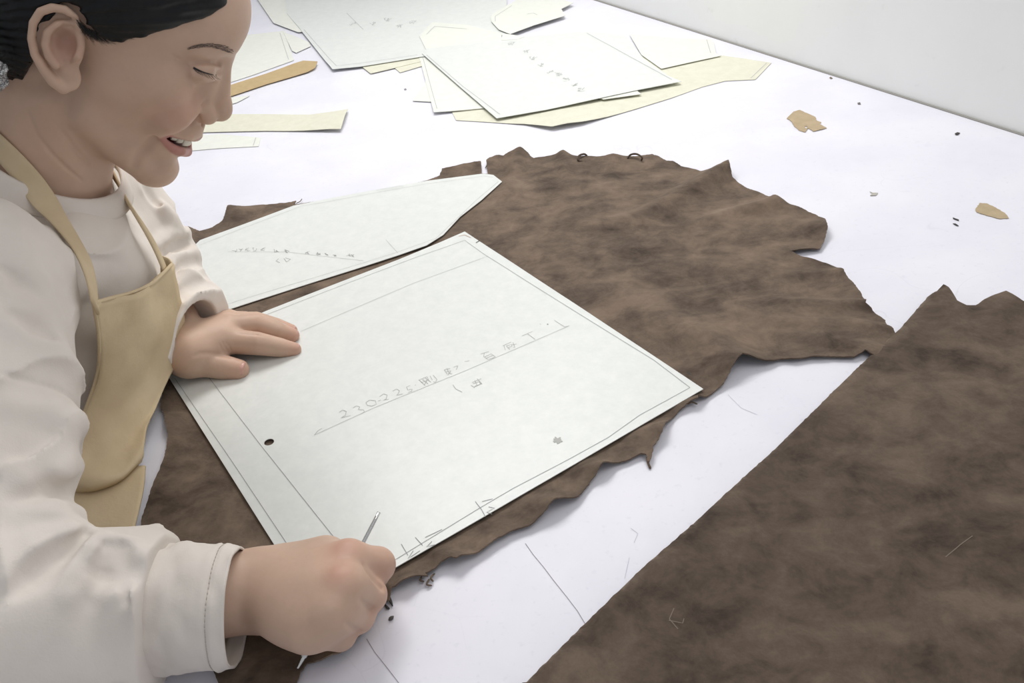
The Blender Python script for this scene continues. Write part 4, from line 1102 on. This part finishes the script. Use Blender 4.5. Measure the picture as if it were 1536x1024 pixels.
# hems of the bib
def stitched(name, pts, w_, parent, off=.0012):
    V, F = tube(catmull(pts, 6), w_, 8); o = mesh_obj(name, V, F, M_APR, origin=(0, 0, 0)); o.parent = parent; o.location = -Vector(PO) - Vector(parent.location if parent is not person else (0, 0, 0)); return o
stitched('hem', G3([(140,455,.6635),(170,446,.6945),(200,438,.7275),(230,423,.7615),(258,396,.7995)]), .0016, apron)
stitched('hem', G3([(140,455,.664),(148,505,.69),(146,560,.72),(125,622,.73),(106,672,.725)]), .0014, apron)
def fgrad(p, fields):
    e = .004; f = lambda q_: min(float(x.at(q_)[0]) for x in fields)
    g = np.array([f(p + np.eye(3)[i] * e) - f(p - np.eye(3)[i] * e) for i in range(3)]); return g / (np.linalg.norm(g) + 1e-9)
def strap(name, pix, w0, w1, ends=None, out=.0035, dep=None):
    d = march_many([sw, body], pix)
    if dep is not None: d = np.where(np.arange(len(d)) < 3, np.array(dep), np.minimum(d, np.array(dep)))
    pts = [CAM + ray(x, y) * dd for (x, y), dd in zip(pix, d)]
    N = [fgrad(p, [sw, body]) for p in pts]; pts = [p + n_ * out for p, n_ in zip(pts, N)]
    if ends is not None: pts.append(ends); N.append(N[-1])
    for _ in range(4): N = [N[0]] + [(N[i-1] + N[i] + N[i+1]) / 3 for i in range(1, len(N) - 1)] + [N[-1]]
    # smooth the path, keep it clear of the cloth
    for _ in range(2): pts = [pts[0]] + [(pts[i-1] + 2 * pts[i] + pts[i+1]) / 4 for i in range(1, len(pts) - 1)] + [pts[-1]]
    PP = catmull(pts, 6); NN = catmull(N, 6); V, F = [], []
    fl = [sw, body]
    for _ in range(2):
        df = []
        for i, (p, n_) in enumerate(zip(PP, NN)):
            t = PP[min(i+1, len(PP)-1)] - PP[max(i-1, 0)]; t /= np.linalg.norm(t); n2 = n_ - t * n_.dot(t); n2 /= np.linalg.norm(n2); b = np.cross(t, n2)
            w_ = (w0 + (w1 - w0) * i / (len(PP) - 1)) / 2; q_ = np.array([p, p + b * w_, p - b * w_, p + b * w_ * .5, p - b * w_ * .5])
            dm = min(float(f.at(q_).min()) for f in fl); df.append(min(max(0, .0020 - dm), .006) if i < len(PP) - 4 else 0)
        df = np.array(df); mx = np.array([df[max(0, i-5):i+6].max() for i in range(len(df))]); sm = np.convolve(np.pad(mx, 5, 'edge'), np.ones(11) / 11, 'valid')
        PP = [p + n_ * e_ for p, n_, e_ in zip(PP, NN, sm)]
    for i, (p, n_) in enumerate(zip(PP, NN)):
        t = PP[min(i+1, len(PP)-1)] - PP[max(i-1, 0)]; t /= np.linalg.norm(t); n_ = n_ - t * n_.dot(t); n_ /= np.linalg.norm(n_); b = np.cross(t, n_)
        w_ = (w0 + (w1 - w0) * i / (len(PP) - 1)) / 2
        for u, h_ in ((-1, 0), (-.92, 1), (-.5, 1.15), (0, 1.2), (.5, 1.15), (.92, 1), (1, 0), (.92, -1), (0, -1), (-.92, -1)): V.append(p + b * w_ * u + n_ * .0011 * h_)
    m_ = 10
    for i in range(len(PP) - 1):
        for j in range(m_): F.append((i*m_+j, i*m_+(j+1)%m_, (i+1)*m_+(j+1)%m_, (i+1)*m_+j))
    F.append(tuple(range(m_))[::-1]); F.append(tuple((len(PP)-1)*m_+j for j in range(m_)))
    o = mesh_obj(name, V, F, M_APR, origin=(0, 0, 0)); o.parent = apron; o.location = -Vector(PO) - Vector(apron.location); return o
strap('strap', [(-30,185),(-5,205),(22,235),(48,270),(70,306),(90,346),(106,388),(120,425)],   .0215, .0170, G(140, 462, .660))
strap('strap', [(140,226),(149,244),(158,262),(172,282),(188,307),(204,333),(220,358),(232,378)], .0125, .011, G(247, 404, .790), dep=[.815, .808, .80, .79, .783, .780, .779, .780])
# ------------------------------------------------------------------ teeth, brows, lashes, hair
def wl(p): return hl(*p)
M_TOOTH = flat('tooth', sr(214, 206, 190), .3)
def tooth(c, ax_t, ax_n, w_, h, t_):
    """one rounded incisor-like block: c centre, ax_t along the row, ax_n outward (head frame, cm)"""
    V, F = [], []; n = 14
    lev = [(-1, .80, .62), (-.86, .94, .9), (-.5, 1.0, 1.0), (0, .98, 1.0), (.5, .9, .95), (1, .78, .8)]
    for z_, kx, kn_ in lev:
        for i in range(n):
            t = 2 * math.pi * i / n; cx = math.copysign(abs(math.cos(t)) ** .6, math.cos(t)); cy = math.copysign(abs(math.sin(t)) ** .8, math.sin(t))
            V.append(hl(*(c + ax_t * w_ * kx * cx + ax_n * t_ * kn_ * cy + np.array([0, 0, h * z_]))))
    for k in range(len(lev) - 1):
        for i in range(n): F.append((k*n+i, k*n+(i+1)%n, (k+1)*n+(i+1)%n, (k+1)*n+i))
    F.append(tuple(range(n))[::-1]); F.append(tuple((len(lev)-1)*n+i for i in range(n)))
    return V, F
arch = [fp(x, y, .40) for x, y in ((244,200), (251,202.5), (260,206), (271,210), (283,213))]
arch = [np.array((p[0], abs(p[1]), p[2])) for p in arch][::-1]
arch = [np.array([arch[0][0] + .12, 0, arch[0][2] - .02])] + arch
AP = catmull(arch, 10); cum = np.concatenate([[0], np.cumsum([np.linalg.norm(b - a) for a, b in zip(AP, AP[1:])])])
def on_arch(s_):
    i = min(np.searchsorted(cum, s_) , len(AP) - 1); i = max(i, 1); f = (s_ - cum[i-1]) / (cum[i] - cum[i-1] + 1e-9); return AP[i-1] * (1 - f) + AP[i] * f
pos_ = [.42, 1.16, 1.82, 2.46, 3.05]; wd_ = [.41, .34, .35, .32, .30]; ht_ = [.52, .47, .48, .40, .34]
for s in (-1, 1):
    for ps, w_, h_ in zip(pos_, wd_, ht_):
        if ps > cum[-1]: continue
        p = on_arch(ps); q2 = on_arch(min(ps + .05, cum[-1])); tg = q2 - on_arch(ps - .05); tg[2] = 0; tg /= np.linalg.norm(tg)
        nn = np.array([tg[1], -tg[0], 0]); c_ = np.array([p[0], p[1], p[2] + .12])
        if s < 0: c_[1] *= -1; tg = tg * [1, -1, 1]; nn = nn * [1, -1, 1]
        V, F = tooth(c_, tg, nn, w_, h_, .17)
        o = mesh_obj('tooth', V, F, M_TOOTH, origin=(0, 0, 0)); o.parent = person; o.location = -Vector(PO)

M_BROW = flat('brow_hair', sr(112, 98, 90), .8)
def hairs(name, roots, mat, parent, r0=.00022, seg=4):
    parts = []
    for pts, r in roots:
        parts.append(tube(catmull(pts, 3), list(np.linspace(r, r * .25, 3 * (len(pts) - 1) + 1)), seg, True))
    V, F = join(parts); o = mesh_obj(name, V, F, mat, origin=(0, 0, 0)); o.parent = parent; o.location = -Vector(PO); tag(o, kind='stuff'); return o
def sp(px, py, out=.03):
    d = march([body], px, py, graze=True); return CAM + ray(px, py) * (d - out / 100)
def spm(pix, outs):
    d = march_many([body], pix); return [CAM + ray(x, y) * (dd - o / 100) for (x, y), dd, o in zip(pix, d, outs)]
def mirror(p):
    q_ = HR.T @ (p - HP); q_[1] *= -1; return HP + HR @ q_
rb = random.Random(3)
BR = []
for k in range(210):
    t = rb.random(); x = 284 + 68 * t; yc = 73 - 6 * math.sin(math.pi * min(t * 1.0, 1)) + 4.0 * t ** 2 * 1.2; h = 1.2 + 3.6 * t ** .6
    if t > .9: h *= .8
    y = yc + rb.uniform(-h, h)
    BR.append(((x, y), (x - 3 - 3 * rb.random(), y - 1.0 + 2.0 * (1 - t))))
_w = spm([p for a in BR for p in a], [.01, .05] * len(BR))
BR = [([mirror(v) if mir else v for v in (_w[2*i], (_w[2*i] + _w[2*i+1]) / 2, _w[2*i+1])], .00015) for i in range(len(BR)) for mir in (0, 1)]
hairs('eyebrow', [b for i, b in enumerate(BR) if i % 2 == 0], M_BROW, person); hairs('eyebrow', [b for i, b in enumerate(BR) if i % 2], M_BROW, person)
M_LASH = flat('lash', sr(36, 30, 30), .6)
LA, LB = [], []
lid = [(290,101.5),(296,104.5),(303,107.5),(311,110),(319,112),(325,112)]
lidw = catmull([sp(x, y, -.02) for x, y in lid], 4)
for mir, dst in ((0, LA), (1, LB)):
    cl = [mirror(v) if mir else v for v in lidw]
    dst.append((cl[::2], .0009)); dst.append((cl[2:18:2], .0008))
    for k in range(17):
        i = min(int(k / 17 * (len(cl) - 1)), len(cl) - 2); p = cl[i] * (1 - (k / 17 * (len(cl) - 1) - i)) + cl[i+1] * (k / 17 * (len(cl) - 1) - i)
        dirl = np.array([.36, (-.12 if not mir else .12), -.22 - .1 * rb.random()]); 
        dirl[1] += rb.uniform(-.1, .1) 
        w0 = HR @ dirl / 100; up2 = HR @ np.array([.2, 0, .18]) / 100
        dst.append(([p, p + w0 * .6, p + w0 * 1.1 + up2 * .5], .00018))
hairs('eyelashes', LA, M_LASH, person); hairs('eyelashes', LB, M_LASH, person)

# fingernails
M_NAIL = flat('nail', sr(206, 158, 146), .3)
def nail(c, ax, up, rl, rw):
    ax = ax / np.linalg.norm(ax); up = up - ax * up.dot(ax); up /= np.linalg.norm(up); sd = np.cross(up, ax)
    V, F = [], []; nu, nv = 8, 8
    for i in range(nu + 1):
        for j in range(nv + 1):
            u = -1 + 2 * i / nu; v = -1 + 2 * j / nv
            sw_ = math.sqrt(max(0, 1 - .75 * max(0, -u) ** 2 - .35 * max(0, u) ** 4))
            V.append(c + ax * rl * u + sd * rw * v * sw_ - up * rw * .55 * (v * sw_) ** 2 - up * rl * .06 * (u * u))
    for i in range(nu):
        for j in range(nv): a = i * (nv + 1) + j; F.append((a, a + 1, a + nv + 2, a + nv + 1))
    n = len(V); V += [v - up * .0008 for v in V]; F += [tuple(k + n for k in f[::-1]) for f in F]
    rim = [i * (nv + 1) for i in range(nu + 1)] + [nu * (nv + 1) + j for j in range(1, nv + 1)] + [i * (nv + 1) + nv for i in range(nu - 1, -1, -1)] + [j for j in range(nv - 1, 0, -1)]
    for a, b in zip(rim, rim[1:] + rim[:1]): F.append((a, b, b + n, a + n))
    o = mesh_obj('fingernail', V, F, M_NAIL, origin=(0, 0, 0)); o.parent = person; o.location = -Vector(PO); return o
for (pts, rad) in FL:
    ax = pts[3] - pts[2]; up_ = np.array([.02, -.12, 1.0])
    axn = ax / np.linalg.norm(ax); upn = up_ - axn * up_.dot(axn); upn /= np.linalg.norm(upn)
    nail(pts[3] + upn * (rad[3] * .93) - axn * .001, ax, upn, .0055, rad[3] * .66)
ax = TH[0][3] - TH[0][2]; axn = ax / np.linalg.norm(ax); up_ = np.array([.05, -.55, .85]); upn = up_ - axn * up_.dot(axn); upn /= np.linalg.norm(upn)
nail(TH[0][3] + upn * (TH[1][3] * .96) - axn * .001, ax, upn, .0075, TH[1][3] * .70)

# hair: a cap drawn back from the temples over the crown into a low bun
HCAP = Field()
HCAP.ell(hl(-.2, 0, 5.0), np.array([9.75, 7.9, 8.35]) / 100, HR, 'u', .01)
HCAP.ell(hl(-3.6, 0, .2), np.array([6.6, 6.9, 7.6]) / 100, HR, 'u', .02)
HCAP.ell(hl(-9.6, 0, -3.2), np.array([3.4, 4.0, 3.4]) / 100, HR, 'u', .010)
# keep the face, temple, ear and nape free
def hairline(P):
    L = ((P - HP.astype(f32)) @ HR.astype(f32)) * 100
    x, y, z = L[..., 0], np.abs(L[..., 1]), L[..., 2]
    # lower border height as a function of x on the side of the head
    zb = np.interp(x, [-12, -6, -4.2, -3.4, -2.0, -.8, -.2, .6, 1.6, 2.4, 3.6, 5.0, 6.4, 7.6, 9.0, 11],
                      [-12, -10.0, -7.2, -5.2, 2.9, 3.0, 2.2, 1.6, 1.5, 1.9, 2.9, 3.9, 5.0, 6.1, 8.2, 11])
    zb = zb + .12 * vnoise(L.astype(f32), 2.2, 3)
    return ((zb - z) / 100 * .8).astype(f32)
lo_, hi_ = HCAP.bounds(); HCAP.add(hairline, lo_, hi_, 'i', .004)
def streaks(P):
    L = ((P - HP.astype(f32)) @ HR.astype(f32)) * 100
    ang = np.arctan2(L[..., 2] + 4, L[..., 0] + 10.5)       # strands run toward the bun
    a = np.arctan2(L[..., 1], L[..., 2] + 3)
    return (.0007 * np.sin(ang * 70 + 3 * vnoise(L.astype(f32), .6, 2)) + .0004 * np.sin(ang * 160 + a * 12)).astype(f32)
HCAP.rc(G(-42, 104, .640), hl(-7.0, -1.5, -2.5), .0165, .034, k=.012)
HCAP.add(streaks, lo_, hi_, 'd', .001)
V, F = HCAP.mesh(.0016)
q = NM('dark_hair'); co = q.coord((1, 1, 1))
q.col(q.ramp(q.noise(co, 90, 4, .6), [(.35, sr(9, 11, 13)), (.7, sr(20, 21, 23))])); q.set(Roughness=.45); q.b.inputs['Specular IOR Level'].default_value = .3
q.bump(q.noise(co, 300, 3), .3, .0006); M_HAIR = q.m
hair = field_obj('hair', V, F, M_HAIR, person, origin=PO)
# loose strands at the temple and nape
M_WISP = flat('hair_wisp', sr(32, 30, 30), .5)
WS = []
for k in range(1500):
    t = rb.random()
    x = 124 + 172 * t
    yb = np.interp(x, [105, 116, 128, 140, 152, 170, 200, 225, 250, 275, 300], [12, 26, 44, 55, 58, 57, 58, 44, 26, 16, 6])
    y0_ = yb - 10 - rb.random() * 8
    ln = 5 + rb.random() * 17
    a_ = math.radians(np.interp(x, [110, 150, 200, 300], [62, 35, -12, -30]) + rb.uniform(-12, 12))
    pts_ = []
    for j in range(4):
        xx = x - ln * .3 + ln * j / 3 * math.cos(a_) - 4 + j; yy = y0_ + 6 + ln * j / 3 * math.sin(a_) + j * 1.5
        pts_.append((xx, yy))
    WS.append(pts_)
_w = spm([p for a in WS for p in a], [.30, .215, .13, .045] * len(WS))
WS = [(_w[4*i:4*i+4], .00013) for i in range(len(WS))]
hairs('hair_wisps', WS, M_WISP, hair)
# sparkling grey hair tie at the root of the bun
tie = Field(); c0 = G(-42, 104, .640); ad = hl(-7.0, -1.5, -2.5) - c0; ad /= np.linalg.norm(ad); aa = np.cross(ad, [0, 0, 1.]); aa /= np.linalg.norm(aa); bb = np.cross(ad, aa)
ring_ = []
for i in range(60):
    t = 2 * math.pi * i / 60; ring_.append(c0 + (aa * math.cos(t) + bb * math.sin(t)) * (.0175 + .0015 * math.sin(9 * t)))
parts = [tube([ring_[i], ring_[(i + 1) % 60]], .0058 + .001 * math.sin(i * 2.1), 8) for i in range(60)]
V, F = join(parts)
q = NM('hair_tie_cloth'); co = q.coord(); q.col(q.ramp(q.noise(co, 900, 2), [(.45, sr(120, 120, 120)), (.6, sr(225, 225, 225))])); q.set(Roughness=.3); M_TIE = q.m
o = mesh_obj('hair_tie', V, F, M_TIE, origin=(0, 0, 0)); o.parent = hair; o.location = -Vector(PO)
# ------------------------------------------------------------------ the awl held in the fist
q = NM('polished_steel'); q.col((.72, .72, .70)); q.set(Metallic=1.0, Roughness=.18); M_STEEL = q.m
q = NM('clear_handle'); q.col((.86, .87, .84)); q.set(Roughness=.2); M_CLEAR = q.m
p0, p1 = T(568.5, 768, .052), T(446, 1003, .006)
awl = empty('marking_awl', (p1[0], p1[1], p1[2])); tag(awl, 'thin silver marking awl gripped in the right fist, point down on the suede', 'awl')
def seg_tube(name, a, b, r0, r1, mat, prof=None):
    P = [p0 + (p1 - p0) * (a + (b - a) * i / 12) for i in range(13)]; R = [r0 + (r1 - r0) * i / 12 for i in range(13)] if prof is None else [prof(i / 12) for i in range(13)]
    V, F = tube(P, R, 16); o = mesh_obj(name, V, F, mat, origin=(0, 0, 0)); o.parent = awl; o.location = -awl.location; return o
seg_tube('rod', 0, .60, .0013, .0015, M_STEEL)
seg_tube('handle', .55, .93, 0, 0, M_CLEAR, lambda t: .0036 * (1 - max(0, t - .55) * 1.1) if t > .1 else .0025)
seg_tube('tip', .86, 1.0, .0026, .0007, M_STEEL)
# ================================================================== light: a ceiling panel, an added fill light and the pale room around
w = bpy.data.worlds.new('room_light'); bpy.context.scene.world = w; w.use_nodes = True
w.node_tree.nodes['Background'].inputs[0].default_value = (.93, .95, 1, 1); w.node_tree.nodes['Background'].inputs[1].default_value = .41
def area(name, loc, tgt, sx, sy, power, col=(1, 1, 1)):
    l = bpy.data.lights.new(name, 'AREA'); l.shape = 'RECTANGLE'; l.size = sx; l.size_y = sy; l.energy = power; l.color = col
    o = bpy.data.objects.new(name, l); C.objects.link(o); o.location = loc
    o.rotation_euler = (Vector(tgt) - Vector(loc)).to_track_quat('-Z', 'Y').to_euler(); return o
area('overhead_light', (.05, 1.70, 2.0), (.42, 1.0, .75), 1.1, .5, 20, (1, .985, .97))
area('overhead_light', (.55, .35, 2.3), (-.2, .7, .9), 1.2, .7, 5.5, (1, .98, .96))  # unseen fill light, added to brighten the front of the face and apron
vs = bpy.context.scene.view_settings
vs.view_transform = 'Standard'; vs.look = 'None'; vs.exposure = 0.0; vs.gamma = 1.0; vs.use_curve_mapping = False
